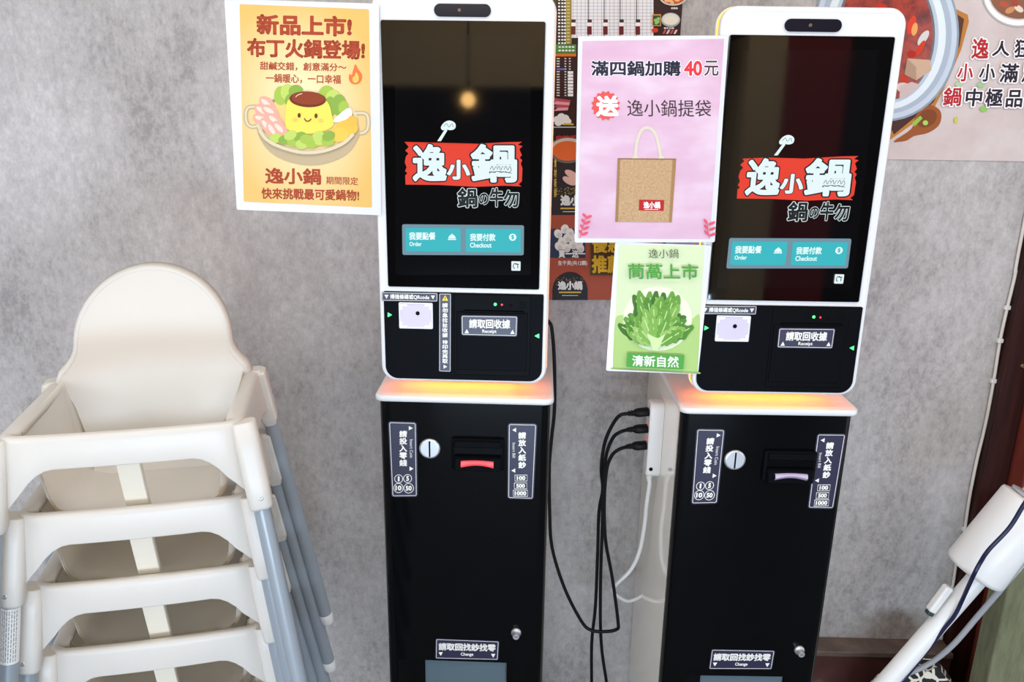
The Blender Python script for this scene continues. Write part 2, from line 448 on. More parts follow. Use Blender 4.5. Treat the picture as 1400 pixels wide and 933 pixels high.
    A.poly([(553, 194), (556, 197.5), (590, 196), (640, 197.5), (690, 194.5), (713.5, 194), (708, 198), (714.5, 200), (710, 204), (713.5, 212), (710.5, 216),
            (714, 219), (712, 224), (714.3, 230), (713.5, 248), (709, 252), (713, 255), (690, 254), (650, 255.5), (600, 253), (554.5, 252.5), (554, 240), (557, 237),
            (553.8, 234), (556, 229), (553.5, 222), (555, 214), (558.5, 210), (554, 206), (559, 201)], red)
    A.done('logo_plank', sc)
    for ch, x0, y0, x1, y1, b in (('逸', 564, 197, 611, 248.5, .036), ('小', 611, 218.5, 643, 246, .045), ('鍋', 643.5, 197, 707, 250, .034)):
        A.text(ch, x0, y0, x1, y1, bk, b+.035, grow=.035); A.text(ch, x0, y0, x1, y1, wh, b)
    for i in range(3):
        x = 675+i*9.5
        A.ell(x, 231+(i % 2)*2, 6.5, 5.2, wh); A.line([(x-5, 232), (x-2, 227), (x, 233), (x+3, 227.5), (x+5, 233), (x+1, 236), (x-4, 234)], .7, bk, 3)
    A.line([(670, 236), (682, 234.5), (700, 237)], .7, bk, 3)
    A.done('logo_lettering', sc)
    for i, (ch, x0, y0, x1, y1) in enumerate((('鍋', 625.5, 257, 653, 284), ('の', 655, 264, 668, 280), ('牛', 669.5, 257, 688, 283), ('勿', 688.5, 260, 709.5, 283.5))):
        A.text(ch, x0, y0, x1, y1, wh, .062, grow=.03); A.text(ch, x0, y0, x1, y1, glow('0a0a0c', .25), .03)
    A.done('slogan_lettering', sc)
    # ladle held over the plank in the logo
    A.smooth([(603, 174), (607, 168), (613, 165), (619, 166), (623, 170), (622, 176), (616, 178), (610, 177), (605, 178)], wh)
    A.poly([(609, 176), (612, 178), (603, 193), (598, 193)], wh)
    A.line([(607, 173), (611, 169), (614, 174), (618, 169), (620, 174)], .6, bk, 3)
    A.done('ladle_emblem', sc)
    gb = glow('7fa3b5', .75); tl = glow('31bcc6', .95); hl = glow('e9ffff', 1.)
    A.rrect([(550, 306.5), (716.5, 308), (716, 349), (550.5, 348.5)], .004, gb)
    A.done('button_panel', sc)
    A.rrect([(554.6, 311.5), (630, 312), (630, 344), (555, 343.5)], .003, tl)
    A.text('我要點餐', 559.5, 317.4, 595.6, 328, hl, .03); A.text('Order', 560, 330.6, 576.8, 336.4, hl, .025)
    A.ell(618.2, 326, 5, 5.2, hl, a0=PI, a1=2*PI); A.rect(612.6, 326.6, 623.8, 328, hl); A.ell(618.2, 320.5, 1, 1, hl)
    A.done('order_button', sc)
    A.rrect([(637, 312.3), (712, 313), (711.8, 345), (637.2, 344.3)], .003, tl)
    A.text('我要付款', 642.7, 319.2, 677.6, 329.4, hl, .03); A.text('Checkout', 642.7, 331.6, 672.2, 338.4, hl, .025)
    A.ell(701, 324.2, 5, 4.9, hl); A.text('$', 698.8, 320.9, 703.2, 327.5, tl, .03)
    A.done('checkout_button', sc)
    A.rrect([(699.3, 357), (711.8, 357.3), (711.6, 370), (699.2, 369.8)], .0015, wh)
    A.line([(706.5, 360.3), (703, 360.3), (702, 362), (702, 365.5), (704, 367)], 1.1, bk); A.line([(704.5, 361), (709.5, 361)], 1.1, bk); A.line([(708, 361), (708, 366.6)], 1.1, bk)
    A.done('corner_emblem', sc)
    # camera pill
    mb = MB(); u0, v0 = P(593.4, 13.5); u1, v1 = P(671, 14.5)
    uc = (u0+u1)/2; vc = (v0+v1)/2; pw_ = u1-u0
    slab(mb, HT, pw_, .0235, .0116, uc, vc, [(0, .003), (0, -.0002), (.001, -.0006)], mat('camera_window', '1d1b24', .12, spec=.15))
    cw = obj('camera_window', mb, t)
    mb = MB(); mb.lathe(HT @ Vector((uc-.006, -.0006, vc)), k.tab.n, [(.0034, 0), (.0034, .0004), (.002, .0005)], mat('camera_lens', '6b5440', .15), 14); obj('lens', mb, cw)
    # lower control panel
    mb = MB()
    ph = GZ-.0105; pb = .0065
    pts = []
    rr = .034-.006
    w2 = TW/2-.0095
    for cx, cz, a0 in ((w2-.003, ph-.003, 0), (-w2+.003, ph-.003, PI/2), (-w2+rr, pb+rr, PI), (w2-rr, pb+rr, 1.5*PI)):
        r_ = .003 if a0 < PI else rr
        for i in range(9): pts.append((cx+r_*math.cos(a0+PI/2*i/8), cz+r_*math.sin(a0+PI/2*i/8)))
    mb.rings([[HT @ Vector((x, y, z)) for x, z in pts] for y in (.003, -.0004)], M_BLACK2, False)
    cp = obj('control_panel', mb, t)
    S = KA(k.tab, .0007)
    def bx(x0, y0, x1, y1): return [(x0, y0), (x1, y0+.015*(x1-x0)), (x1, y1+.015*(x1-x0)), (x0, y1)]
    # scanner window
    (ua, va), (ub, vb) = P(546, 449), P(591.7, 414.3)
    mb = MB(); slab(mb, HT, ub-ua, vb-va, .003, (ua+ub)/2, (va+vb)/2, [(0, -.0003), (0, -.002), (.001, -.0026), (.003, -.0026), (.004, -.001)], mat('scanner_frame', 'd9dade', .25))
    sw = obj('barcode_scanner', mb, t)
    sn = KA(k.tab, .0014)
    sn.rect(548, 416, 590, 447.5, mat('scanner_light', 'c4bacb', .35, emit=.08))
    for qx, qy, dx, dy in ((547.5, 416, 1, 1), (590, 416.4, -1, 1), (547.8, 447.5, 1, -1), (589.8, 447.8, -1, -1)):
        sn.poly([(qx, qy), (qx+9*dx, qy), (qx+9*dx, qy+2.2*dy), (qx+2.2*dx, qy+2.2*dy), (qx+2.2*dx, qy+7*dy), (qx, qy+7*dy)], mat('scanner_glow', 'f0eef8', .3, emit=.5))
    sn.done('scan_window', sw)
    mb = MB(); mb.lathe(k.tab.at(*P(571.2, 428.3), .0016), k.tab.n, [(.0045, 0), (.0045, .0006), (.0035, .001), (.003, .0003)], M_BLACK, 16); obj('lens', mb, sw)
    # sticker over the scanner
    C = bx(521.8, 399.4, 598.4, 411.6)
    S.rrect(C, .003, M_NAVY); S.rrect(C, .003, M_INK, frame=(.0012, .002)); st = S.done('scanner_sticker', t)
    S.text('掃描條碼或QRcode', 533.5, 402.6, 587, 409.8, M_INK, .03, slope=.8)
    for x, y in ((528.5, 405.6), (592, 406.6)): S.poly([(x-2.8, y-2.4), (x+2.8, y-2.4), (x, y+2.8)], M_INK)
    S.done('lettering', st)
    # green arrows
    for pts in ([(530.3, 427.4), (530.3, 433.6), (536, 430.6)], [(737, 456.4), (737, 462.6), (731, 459.4)]):
        S.poly(pts, M_GREENLED); S.done('arrow_light', t, 'lit green arrow')
    if vertical_sticker:
        C = [(600.3, 401), (617, 401.3), (616.4, 508.6), (600.2, 508)]
        S.rrect(C, .003, M_NAVY); S.rrect(C, .003, M_INK, frame=(.0012, .002)); st = S.done('receipt_warning_sticker', t)
        S.poly([(608.7, 403.6), (612.9, 411.2), (604.4, 411.2)], mat('yellow_ink', 'f2d21c', .4)); S.rect(608.2, 406, 609.1, 409.3, M_BLACK); S.rect(608.2, 409.8, 609.1, 410.6, M_BLACK)
        S.text('請勿急拉扯收據', 604.8, 414, 612.4, 461.5, M_INK, .03, vert=True); S.text('待印完再取', 604.8, 464.5, 612.4, 497, M_INK, .03, vert=True)
        S.poly([(606.6, 498.6), (606.6, 504), (611.6, 501.3)], M_INK)
        S.done('lettering', st)
    # receipt printer
    (ua, va), (ub, vb) = P(621.5, 512), P(726, 404.5)
    mb = MB(); slab(mb, HT, ub-ua, vb-va, .003, (ua+ub)/2, (va+vb)/2, [(0, -.0003), (0, -.0012), (.001, -.0018)], M_BLACK); pr = obj('receipt_printer', mb, t)
    (ua, va), (ub, vb) = P(624.5, 505), P(721.6, 428)
    mb = MB(); slab(mb, HT, ub-ua, vb-va, .002, (ua+ub)/2, (va+vb)/2, [(0, -.0018), (0, -.0034), (.001, -.0042)], M_BLACK2)
    (ua, va), (ub, vb) = P(634, 427.8), P(717, 424)
    slab(mb, HT, ub-ua, .0035, .001, (ua+ub)/2, (va+vb)/2, [(0, -.0018), (0, -.006), (.001, -.007)], M_BLACK)
    for i in range(3):
        (ua, va), (ub, vb) = P(709.6, 413+i*3.4), P(720, 415+i*3.4)
        slab(mb, HT, ub-ua, .0026, .0008, (ua+ub)/2, (va+vb)/2, [(0, -.0018), (0, -.0028)], M_BLACK2, 2)
    obj('printer_door', mb, pr)
    mb = MB(); mb.lathe(k.tab.at(*P(698.2, 417.6), .0018), k.tab.n, [(.0035, 0), (.0035, .001), (.0028, .0014)], M_BLACK2, 14); obj('feed_button', mb, pr)
    S.h = .0022
    S.ell(677.2, 416, 2, 2, M_GREENLED); S.done('status_light', pr, 'lit green status light'); S.ell(686.2, 416.6, 1.3, 1.3, M_REDLED); S.done('status_light', pr, 'lit red status light')
    S.h = .0046
    C = [(630.6, 430.4), (708, 431.6), (707, 459.8), (631, 458)]
    S.rrect(C, .0045, M_NAVY); S.rrect(C, .0045, M_INK, frame=(.002, .003)); st = S.done('receipt_sticker', t)
    S.text('請取回收據', 641.5, 436, 697.8, 448.6, M_INK, .035, slope=.8); S.text('Receipt', 659.6, 450, 679, 456, M_INK, .02, slope=.3)
    for x, y in ((638.4, 452.4), (700.8, 453.3)): S.poly([(x, y-3), (x+3, y+2.6), (x-3, y+2.6)], M_INK)
    S.done('lettering', st)
    # ---- things on the pedestal front
    class KP(Art):
        def loc(s, q):
            u, v = K1.ped.uv(q[0], q[1]); return (u+s.du, v+s.dv+k.H-K1.H)
    def newp(h, d): a = KP(k.ped, h); a.du, a.dv = d; return a
    D = k.shift
    B = newp(.0005, D['coin'])
    C = [(530.5, 576), (569.8, 577.2), (571.4, 679.6), (535.2, 680)]
    B.rrect(C, .007, M_NAVY); B.rrect(C, .007, M_INK, frame=(.003, .0042)); st = B.done('coin_sticker', t)
    B.text('請投入零錢', 546, 588.5, 556.6, 638, M_INK, .04, vert=True)
    B.text('Insert Coin', 560.3, 601, 564.6, 626, M_INK, .0, rot=1)
    B.poly([(559, 582.6), (559, 588.4), (564.5, 585.6)], M_INK); B.poly([(560, 638), (560, 644), (565.4, 641)], M_INK)
    for s_, x, y, r in (('1', 545.2, 654.8, 5.5), ('5', 557.4, 654.3, 5.5), ('10', 544.9, 667.2, 6.4), ('50', 558.9, 667.5, 6.6)):
        B.line([(x+r*math.cos(a), y+r*math.sin(a)) for a in [2*PI*i/20 for i in range(20)]], .8, M_INK, closed=True)
        w = {'1': 1.2, '5': 1.9}.get(s_, 4.2)
        B.text(s_, x-w, y-3.4, x+w, y+3.4, M_INK, .05)
    B.done('lettering', st)
    B = newp(.0005, D['bill'])
    C = [(694.3, 578.6), (734.6, 579.4), (729.6, 683.4), (693.4, 682.2)]
    B.rrect(C, .007, M_NAVY); B.rrect(C, .007, M_INK, frame=(.003, .0042)); st = B.done('bill_sticker', t)
    B.text('請放入紙鈔', 708.6, 590.5, 719.2, 641, M_INK, .04, vert=True)
    B.text('Insert Bill', 700.6, 605.6, 704.6, 626, M_INK, .0, rot=1)
    B.poly([(705.6, 585), (705.6, 591), (700.4, 588)], M_INK); B.poly([(704.4, 640.6), (704.4, 646.4), (699, 643.5)], M_INK)
    for s_, x0, y0, x1, y1, w in (('100', 704, 649.6, 720.8, 657.8, 6), ('500', 703.2, 660.3, 720.3, 668.5, 6), ('1000', 701.8, 670.3, 721.4, 678.6, 8)):
        B.line([(x0, y0), (x1, y0), (x1, y1), (x0, y1)], .8, M_INK, closed=True)
        c = (x0+x1)/2; B.text(s_, c-w, y0+1.3, c+w, y1-1.3, M_INK, .05)
    B.done('lettering', st)
    B = newp(.0005, D['change'])
    C = [(595.4, 873.2), (683, 876.6), (681.4, 903.2), (594.8, 901.2)]
    B.rrect(C, .005, M_NAVY); B.rrect(C, .005, M_INK, frame=(.0025, .0036)); st = B.done('change_sticker', t)
    B.text('請取回找鈔找零', 599.5, 880, 677.8, 890.4, M_INK, .045, slope=2); B.text('Change', 630, 892.6, 647.2, 898, M_INK, .03, slope=.4)
    for x, y in ((602.6, 894), (674.3, 896.4)): B.poly([(x-3, y-2.2), (x+3, y-2.2), (x, y+3)], M_INK)
    B.done('lettering', st)
    # coin slot
    du, dv = D['disc']; u, v = K1.ped.uv(587.7, 613.2); u += du; v += dv+k.H-K1.H
    R_ = .0243
    mb = MB(); mb.lathe(k.ped.at(u, v, .0004), k.ped.n, [(R_, 0), (R_, .003), (R_-.0015, .0045), (R_-.004, .005)], M_CHROME, 40); cs = obj('coin_slot', mb, t, 'round chrome coin slot')
    a = Art(k.ped, .0056, px=False); a.rect(u-.0019, v+R_-.0045, u+.0019, v-R_+.0045, M_BLACK); a.done('slit', cs)
    # bill acceptor
    du, dv = D['acc']
    def q(x, y): a, b = K1.ped.uv(x, y); return a+du, b+dv+k.H-K1.H
    (ua, va), (ub, vb) = q(618, 640), q(690, 600)
    uc, vc, w, h = (ua+ub)/2, (va+vb)/2, ub-ua, vb-va
    T2 = T
    mb = MB()
    slab(mb, T2, w, h, .004, uc, vc, [(0, -.0004), (0, -.007), (.002, -.010), (.007, -.010)], M_BLACK2, cap1=False)
    sl = va+h*.52
    slab(mb, T2, w-.014, h*.30, .002, uc, vb-h*.36, [(0, -.0101), (.001, -.0088), (.002, -.0088)], M_PEDBLK)
    # hood above and chin below the mouth
    slab(mb, T2, w-.014, h*.2, .002, uc, vb-h*.13, [(0, -.0088), (0, -.016), (.002, -.018)], M_BLACK2)
    slab(mb, T2, w-.014, h*.44, .003, uc, va+h*.26, [(0, -.0088), (0, -.020), (.003, -.024)], M_BLACK2)
    ba = obj('bill_acceptor', mb, t)
    mb = MB(); n = 10; top = []; R2 = []
    (la, lz), (lb, _) = q(631.6, 631), q(675.6, 631)
    for yy, dz in ((-.0245, -.004), (-.031, .003), (-.028, .011), (-.018, .0135)):
        R2.append([T2 @ Vector((la+(lb-la)*i/n, yy, lz+dz+(.006 if dz < .01 else .002)*math.sin(PI*i/n))) for i in range(n+1)])
    mb.rings(R2, lip, False, False, False, False)
    obj('acceptor_lip', mb, ba, k.lip_label)
    # lock
    du, dv = D['lock']; u, v = K1.ped.uv(705.7, 865); u += du; v += dv+k.H-K1.H
    mb = MB(); c0 = k.ped.at(u, v, .0004)
    mb.lathe(c0, k.ped.n, [(.0125, 0), (.0125, .003), (.0105, .005), (.0085, .006), (.0085, .016), (.0075, .0185)], M_CHROME, 28); lk = obj('lock', mb, t, 'chrome cylinder lock')
    a = Art(k.ped, .0190, px=False); a.rect(u-.0045, v+.0007, u+.0045, v-.0007, M_BLACK); a.done('keyhole', lk)
    return t
Z0 = (0, 0)
K1.shift = dict(coin=Z0, bill=Z0, change=Z0, disc=Z0, acc=Z0, lock=Z0)
def d2(p1, p2):
    a = K1.ped.uv(*p1); b = K2.ped.uv(*p2); return (b[0]-a[0], b[1]-a[1]-(K2.H-K1.H))
def avg(*L): return (sum(a[0] for a in L)/len(L), sum(a[1] for a in L)/len(L))
K2.shift = dict(coin=avg(d2((530.3, 576), (951.4, 584)), d2((571.2, 679.3), (981.4, 690.7))), bill=avg(d2((694.2, 578.7), (1116.5, 592)), d2((729.5, 683.3), (1140, 697))),
                change=avg(d2((595.6, 873), (970, 886.7)), d2((681.2, 903.3), (1057.8, 916.8))), disc=d2((587.7, 613.1), (1004.4, 628.6)),
                acc=d2((653.5, 625), (1077, 642)), lock=d2((705.7, 866), (1092.5, 890)))
K1.tray = ((579.8, 902.8), (692.6, 905)); K2.tray = ((957.5, 924), (1072.6, 926))
K1.lip_label = 'red lit bill slot lip'; K2.lip_label = 'clear violet bill slot lip'
build_kiosk(K1, 'self-ordering kiosk with a red bill slot lip, yellow poster at its left edge', mat('red_lit_lip', 'ef4a52', .3, emit=.8), True)
build_kiosk(K2, 'self-ordering kiosk with pink and green posters taped at its left edge', mat('clear_violet_lip', 'b9a9c4', .2), False)

# ------------------------------------------------------------------ posters
def sheet_plane(base, TL, TR, BR, BL, lift):
    """plane of a taped sheet, axes turned to the sheet's own edges"""
    P = Plane(base.o+base.n*lift, base.u, base.n)
    a = Vector(P.uv(*TL)); b = Vector(P.uv(*TR)); c = Vector(P.uv(*BL)); d = Vector(P.uv(*BR))
    e = ((b-a)+(d-c)).normalized()
    u = P.u*e.x+P.v*e.y
    cen = (a+b+c+d)/4
    return Plane(P.at(cen.x, cen.y), u, P.n)
def make_sheet(name, label, cat, base, TL, TR, BR, BL, lift, m=M_LAM):
    pl = sheet_plane(base, TL, TR, BR, BL, lift)
    C = [pl.uv(*q) for q in (TL, TR, BR, BL)]
    w = (C[1][0]-C[0][0]+C[2][0]-C[3][0])/2; h = (C[0][1]-C[3][1]+C[1][1]-C[2][1])/2
    t = thing(name, label, cat, pl.at(0, -h/2), 0)
    mb = MB()
    pts = rrect_pts(w, h, .004, 4)
    mb.rings([[pl.at(x, y, z) for x, y in pts] for z in (-.0006, .0)], m, False)
    obj('sheet', mb, t)
    return t, pl, w, h
# --- yellow pudding hot pot poster
t, pl, w, h = make_sheet('laminated_poster', 'yellow laminated poster of a smiling pudding in a hot pot', 'poster', K1.tab, (312.5, -1.5), (516.5, 5), (522.5, 294.6), (318.3, 286.6), .0022)
def gold():
    m = bpy.data.materials.new('gold_print'); m.use_nodes = True; nt = m.node_tree; N = nt.nodes; L = nt.links; b = N['Principled BSDF']
    b.inputs['Roughness'].default_value = .35; b.inputs['Coat Weight'].default_value = .2; b.inputs['Coat Roughness'].default_value = .06
    tc = N.new('ShaderNodeTexCoord'); g = N.new('ShaderNodeTexGradient'); g.gradient_type = 'SPHERICAL'; mp = N.new('ShaderNodeMapping')
    mp.inputs['Scale'].default_value = (6.2, 6.2, 4.6); mp.inputs['Location'].default_value = (0, 0, -.95)
    L.new(tc.outputs['Object'], mp.inputs[0]); L.new(mp.outputs[0], g.inputs[0])
    r = N.new('ShaderNodeValToRGB'); r.color_ramp.elements[0].color = rgb('d9ad55'); r.color_ramp.elements[1].color = rgb('e6d2a0'); r.color_ramp.elements[1].position = .8
    L.new(g.outputs['Fac'], r.inputs[0]); L.new(r.outputs[0], b.inputs['Base Color']); return m
A = Art(pl)
A.rrect([(327.6, 5.6), (504.4, 12.6), (508.6, 284), (333.2, 276)], .003, gold()); A.done('printed_background', t)
RT = ink('a84329')
A.text('新品上市!', 350.5, 20.5, 481, 49, RT, .045, slope=3.2); A.text('布丁火鍋登場!', 337.5, 53.5, 499, 80, RT, .04, slope=4)
A.text('甜鹹交錯，創意滿分～', 355.4, 85.3, 473.6, 97, RT, .02, slope=2.5); A.text('一鍋暖心，一口幸福', 363.5, 101.5, 466, 114.2, RT, .02, slope=2)
A.text('逸小鍋', 362.6, 229.8, 439.2, 252.2, RT, .03, slope=1.5); A.text('期間限定', 446, 241.8, 489.6, 252.6, RT, .01, slope=1.5); A.text('快來挑戰最可愛鍋物!', 357.6, 258.2, 491, 273.4, RT, .025, slope=3)
A.done('lettering', t)
A.smooth([(486, 88), (490, 95), (494.5, 101), (495, 108), (491, 114), (485, 115.5), (479.5, 113), (477, 107), (478.5, 101), (481, 103), (483, 96)], ink('e8703a')); A.smooth([(487, 99), (490.5, 105), (490, 111), (486, 113.5), (482.5, 111), (482.5, 106), (485, 104)], ink('f6b95c'))
A.done('flame_picture', t)
st1, st2, st3 = ink('b9a584'), ink('d6c6a4'), ink('9c8a6b')
for s_, x, y in ((-1, 345.5, 159.5), (1, 494.5, 168)):
    A.line([(x-s_*12, y-13), (x+s_*4, y-13), (x+s_*9, y-6), (x+s_*8, y+8), (x+s_*1, y+14), (x-s_*10, y+12)], 6, st1, 3); A.line([(x-s_*12, y-13), (x+s_*4, y-13), (x+s_*9, y-6), (x+s_*8, y+8), (x+s_*1, y+14), (x-s_*10, y+12)], 2.6, st2, 3)
A.smooth([(352, 170), (360, 197), (380, 215), (410, 225), (440, 225), (468, 215), (484, 200), (491, 176), (460, 160), (380, 158)], st1)
A.ell(420, 166, 70, 43, st2, .04); A.ell(420, 164.5, 65.5, 39, st3, .04); A.ell(420.5, 167, 63.5, 37, ink('e3c37a'), .04)
g1, g2, g3 = ink('9fb84a'), ink('86a544'), ink('b7ca62')
for x, y, rx, ry, m in ((384, 131, 9, 13, g1), (393, 126, 9, 11, g3), (405, 125, 10, 9, g2), (447, 129, 11, 12, g1), (456, 136, 11, 13, g3), (464, 144, 10, 15, g2), (470, 147, 7, 9, g1), (398, 138, 8, 10, g2), (452, 146, 8, 14, g2)): A.ell(x, y, rx, ry, m)
for x, y, a in ((366, 142, .7), (360, 152, .6), (370, 152, .5), (359, 163, .3), (366, 172, .9), (374, 178, 1.), (377, 165, .7), (384, 176, .8)):
    A.ell(x, y, 13, 7.5, ink('eba391'), a); A.ell(x-2, y-1, 8, 3, ink('f6cdbd'), a)
A.smooth([(471, 151), (478, 148), (482, 153), (480, 160), (465, 167), (456, 165)], ink('f3ead2'))
A.ell(475, 175, 15, 11, ink('f0b548')); A.ell(464, 184, 13, 10, ink('f2bd4e')); A.ell(482, 166, 7, 8, ink('eeb04a'))
A.smooth([(394, 138), (412, 134), (436, 135), (449, 140), (455, 160), (456, 172), (440, 180), (415, 183), (396, 178), (391, 168)], ink('f5d45a'))
A.ell(421.5, 136, 25, 10.8, ink('6e2c17'), .05); A.ell(422, 134.5, 22.5, 8.8, ink('8a3b1f'), .05); A.line([(405, 133), (408, 130), (414, 128)], 1, ink('e9cdb8'), 3)
for x, y, m in ((378, 189, g3), (390, 191, g2), (402, 194, g1), (411, 187, g2), (414, 197, g3), (428, 196, g1), (440, 192, g3), (449, 193, g1), (436, 186, g3), (420, 190, g1), (398, 185, g3), (450, 186, g2)): A.ell(x, y, 9, 6.5, m, random.uniform(-.5, .5))
A.line([(356, 178), (366, 191), (385, 201), (415, 208.5), (445, 206), (470, 196), (484, 183)], 4.6, st2, 4)
A.ell(410, 157.8, 2.1, 3.2, ink('5a3a1c')); A.ell(433, 158.4, 2.1, 3.2, ink('5a3a1c')); A.line([(417, 162), (419.5, 165.3), (423.5, 165.3), (426.5, 162.4)], 1.4, ink('5a3a1c'), 4)
A.ell(404, 163.5, 3, 2, ink('f3bd62')); A.ell(439.5, 164.3, 3, 2, ink('f3bd62'))
A.done('hot_pot_picture', t)

# --- pink tote bag poster
t, pl, w, h = make_sheet('laminated_poster', 'pink laminated poster with a jute tote bag, above the green one', 'poster', K2.tab, (791.7, 50.8), (997.5, 47.2), (975.8, 332.5), (784.4, 330.8), .0022)
A = Art(pl)
A.poly([(796.5, 56.2), (990, 53.2), (970.3, 327), (790, 325.8)], noisy('pink_print', ['cda3bb', 'd3afc4', 'dfcad8'], 5, .4, 3, spec=.25, stretch=(1, 1, 2.2), pos=[.32, .5, .72])); A.done('printed_background', t)
dk = ink('2b2b3a'); hw = ink('fbf3fa')
for tx, x0, x1, m, mw, bd in (('滿四鍋加購', 808, 930.5, dk, hw, .03), ('40', 935, 960, ink('d8353c'), hw, .035), ('元', 962.5, 982.4, ink('4a4038'), hw, .02)):
    A.text(tx, x0, 83, x1, 104, mw, bd+.035, grow=.035); A.text(tx, x0, 83, x1, 104, m, bd)
br = ink('3b2a2c')
A.text('逸小鍋提袋', 857.5, 136.5, 972, 159.5, br, -.0, slope=.6); A.done('lettering', t)
A.poly([(828+(20 if i % 2 else 17.2)*math.cos(2*PI*i/32), 144.5+(20.5 if i % 2 else 17.6)*math.sin(2*PI*i/32)) for i in range(32)], ink('d9544e'))
A.text('送', 814.5, 131, 846, 159.5, hw, .05); A.done('starburst_badge', t)
A.line([(868.5, 219), (870.5, 195), (876, 180), (884, 174.5), (893, 179), (899, 192), (904, 219)], 4.6, ink('d3c7b6'), 4)
A.ell(868.5, 216, 4.6, 3.2, ink('d3c7b6')); A.ell(904, 216, 4.6, 3.2, ink('d3c7b6'))
A.poly([(844.4, 216.4), (924.4, 217), (918.2, 304), (841, 303.4)], noisy('jute_print', ['a88358', 'b8946a', 'c6a47a'], 240, .5, 4, coat=.4))
A.poly([(844.4, 216.4), (848, 216.5), (845, 303.4), (841, 303.4)], ink('9c774e')); A.poly([(919.6, 217), (924.4, 217), (918.2, 304), (914, 303.8)], ink('a07a50')); A.poly([(844.4, 216.4), (924.4, 217), (924.2, 218.6), (844.3, 218)], ink('8a6640'))
A.poly([(873.6, 273), (908, 273.6), (907.2, 288.4), (873.2, 287.8)], ink('b3201f')); A.text('逸小鍋', 879.5, 275.6, 902.5, 285.2, hw, .04); A.rect(881, 286, 900, 286.6, hw); A.done('tote_bag_picture', t)
tw = ink('d9536a')
for x, y, s_ in ((792.5, 325, 1), (969.6, 326, -1)):
    A.line([(x, y), (x+s_*4, y-14), (x+s_*9, y-30)] if s_ > 0 else [(x, y), (x-2, y-10), (x-3, y-20)], .9, tw, 3)
    for i in range(4 if s_ > 0 else 3):
        yy = y-3-i*7.6; xx = x+s_*(1.5+i*1.7) if s_ > 0 else x-1-i*.5
        A.ell(xx+5.4, yy-2.4, 5, 1.9, tw, -.42); A.ell(xx-3.2 if s_ < 0 else xx-.5, yy-5, 4.2 if s_ < 0 else 3, 1.8, tw, .9)
    A.done('twig_picture', t)

# --- green vegetable poster
t, pl, w, h = make_sheet('laminated_poster', 'small green laminated poster showing a leafy vegetable, below the pink one', 'poster', K2.tab, (839.2, 332), (968.4, 334.4), (958.8, 513.2), (830.4, 506.2), .0012)
A = Art(pl)
A.poly([(846, 334.5), (963, 337), (953.6, 508.6), (837.6, 502.4)], ink('cfdcb2'))
A.smooth([(840.7, 440), (850, 431), (866, 434), (885, 441), (905, 444), (930, 438), (946, 436), (957, 434), (953.8, 505), (953.6, 508.6), (895, 505.4), (839, 502.6), (838, 500)], ink('a9c878')); A.done('printed_background', t)
A.ell(899, 436, 47, 44, ink('e4eccb'))
base = (896, 474)
leafc = [ink(c) for c in ('416f25', '51852f', '66993b', '7cab4c', '93ba62')]
for L_, cnt, r0 in ((0, 15, 1.), (1, 13, .86), (2, 10, .72), (3, 8, .56)):
    for i in range(cnt):
        a = -PI/2+(i/(cnt-1)-.5)*2.05+random.uniform(-.06, .06); Ln = (80 if abs(a+PI/2) < .55 else 58)*r0*random.uniform(.92, 1.04)
        ca, sa = math.cos(a), math.sin(a); P = []
        for s_, side in ((1, range(0, 8)), (-1, range(7, -1, -1))):
            for j in side:
                f = .25+.75*j/7; ww = (10.5*math.sin(PI*min(f, .97)**1.6)+1.2)*(1+.25*math.sin(j*2.7+i+s_))*(r0*.4+.6)
                P.append((base[0]+ca*Ln*f-sa*s_*ww*.8, base[1]+sa*Ln*f+ca*s_*ww*.8))
        A.smooth(P, random.choice(leafc[:3] if L_ == 0 else leafc[1:4] if L_ < 2 else leafc[2:]), 2)
        A.line([base, (base[0]+ca*Ln*.5, base[1]+sa*Ln*.5), (base[0]+ca*Ln*.9, base[1]+sa*Ln*.9)], 1.2, ink('c3dd94'))
A.smooth([(884, 455), (888, 466), (892, 477), (898, 477), (904, 466), (908, 456), (898, 461)], ink('c9dea0'))
A.done('leafy_vegetable_picture', t)
A.text('逸小鍋', 886, 340, 926.6, 352.4, ink('4a5a3c'), -.004); A.text('茼萵上市', 857.8, 360, 953.6, 381, ink('4c9a3a'), .02, slope=.8)
A.poly([(857, 481.3), (934.6, 484.4), (933.2, 503.8), (856, 500.6)], ink('4f9f3f')); A.text('清新自然', 863.6, 485.2, 927, 500.4, ink('f5f8ee'), .02, slope=2); A.done('lettering', t)

# --- menu board on the wall between the kiosks
WP = Plane((0, WY, 1.2), (1, 0, 0), (0, -1, 0))
def wall_sheet(name, label, cat, x0, x1, z0, z1, m, th=.003):
    t = thing(name, label, cat, ((x0+x1)/2, WY, z0))
    mb = MB(); mb.box(x0, x1, WY-th, WY-.0002, z0, z1, m); obj('board', mb, t); return t
WP2 = Plane((0, WY-.003, 1.2), (1, 0, 0), (0, -1, 0))
zb = WP2.hit(790, 407.3).z; xr = WP2.hit(932, 20).x; xl = WP2.hit(700, 20).x
t = wall_sheet('menu_board', 'tall brown menu board on the wall between the two kiosks', 'menu', xl, xr, zb, 2.25, ink('3a241f'))
A = Art(WP2)
w_ = ink('efeae2'); go = ink('a38c3e'); br = ink('5a2a22')
A.rect(740, -30, 761, 60, ink('5b4a2a')); A.rect(773, -30, 781.4, 60, go)
for i in range(19):
    y = -24+i*4.55
    for x in (763, 767.4, 771): A.rect(x, y, x+2.8, y+2.4, w_, up=(x == 763))
    A.rect(775, y, 779, y+1.8, ink('d8c884'), up=False)
A.done('price_list', t)
A.rect(781.4, -30, 893.2, 52, ink('ece8ea'))
gl = ink('a9a3a6')
A.up()
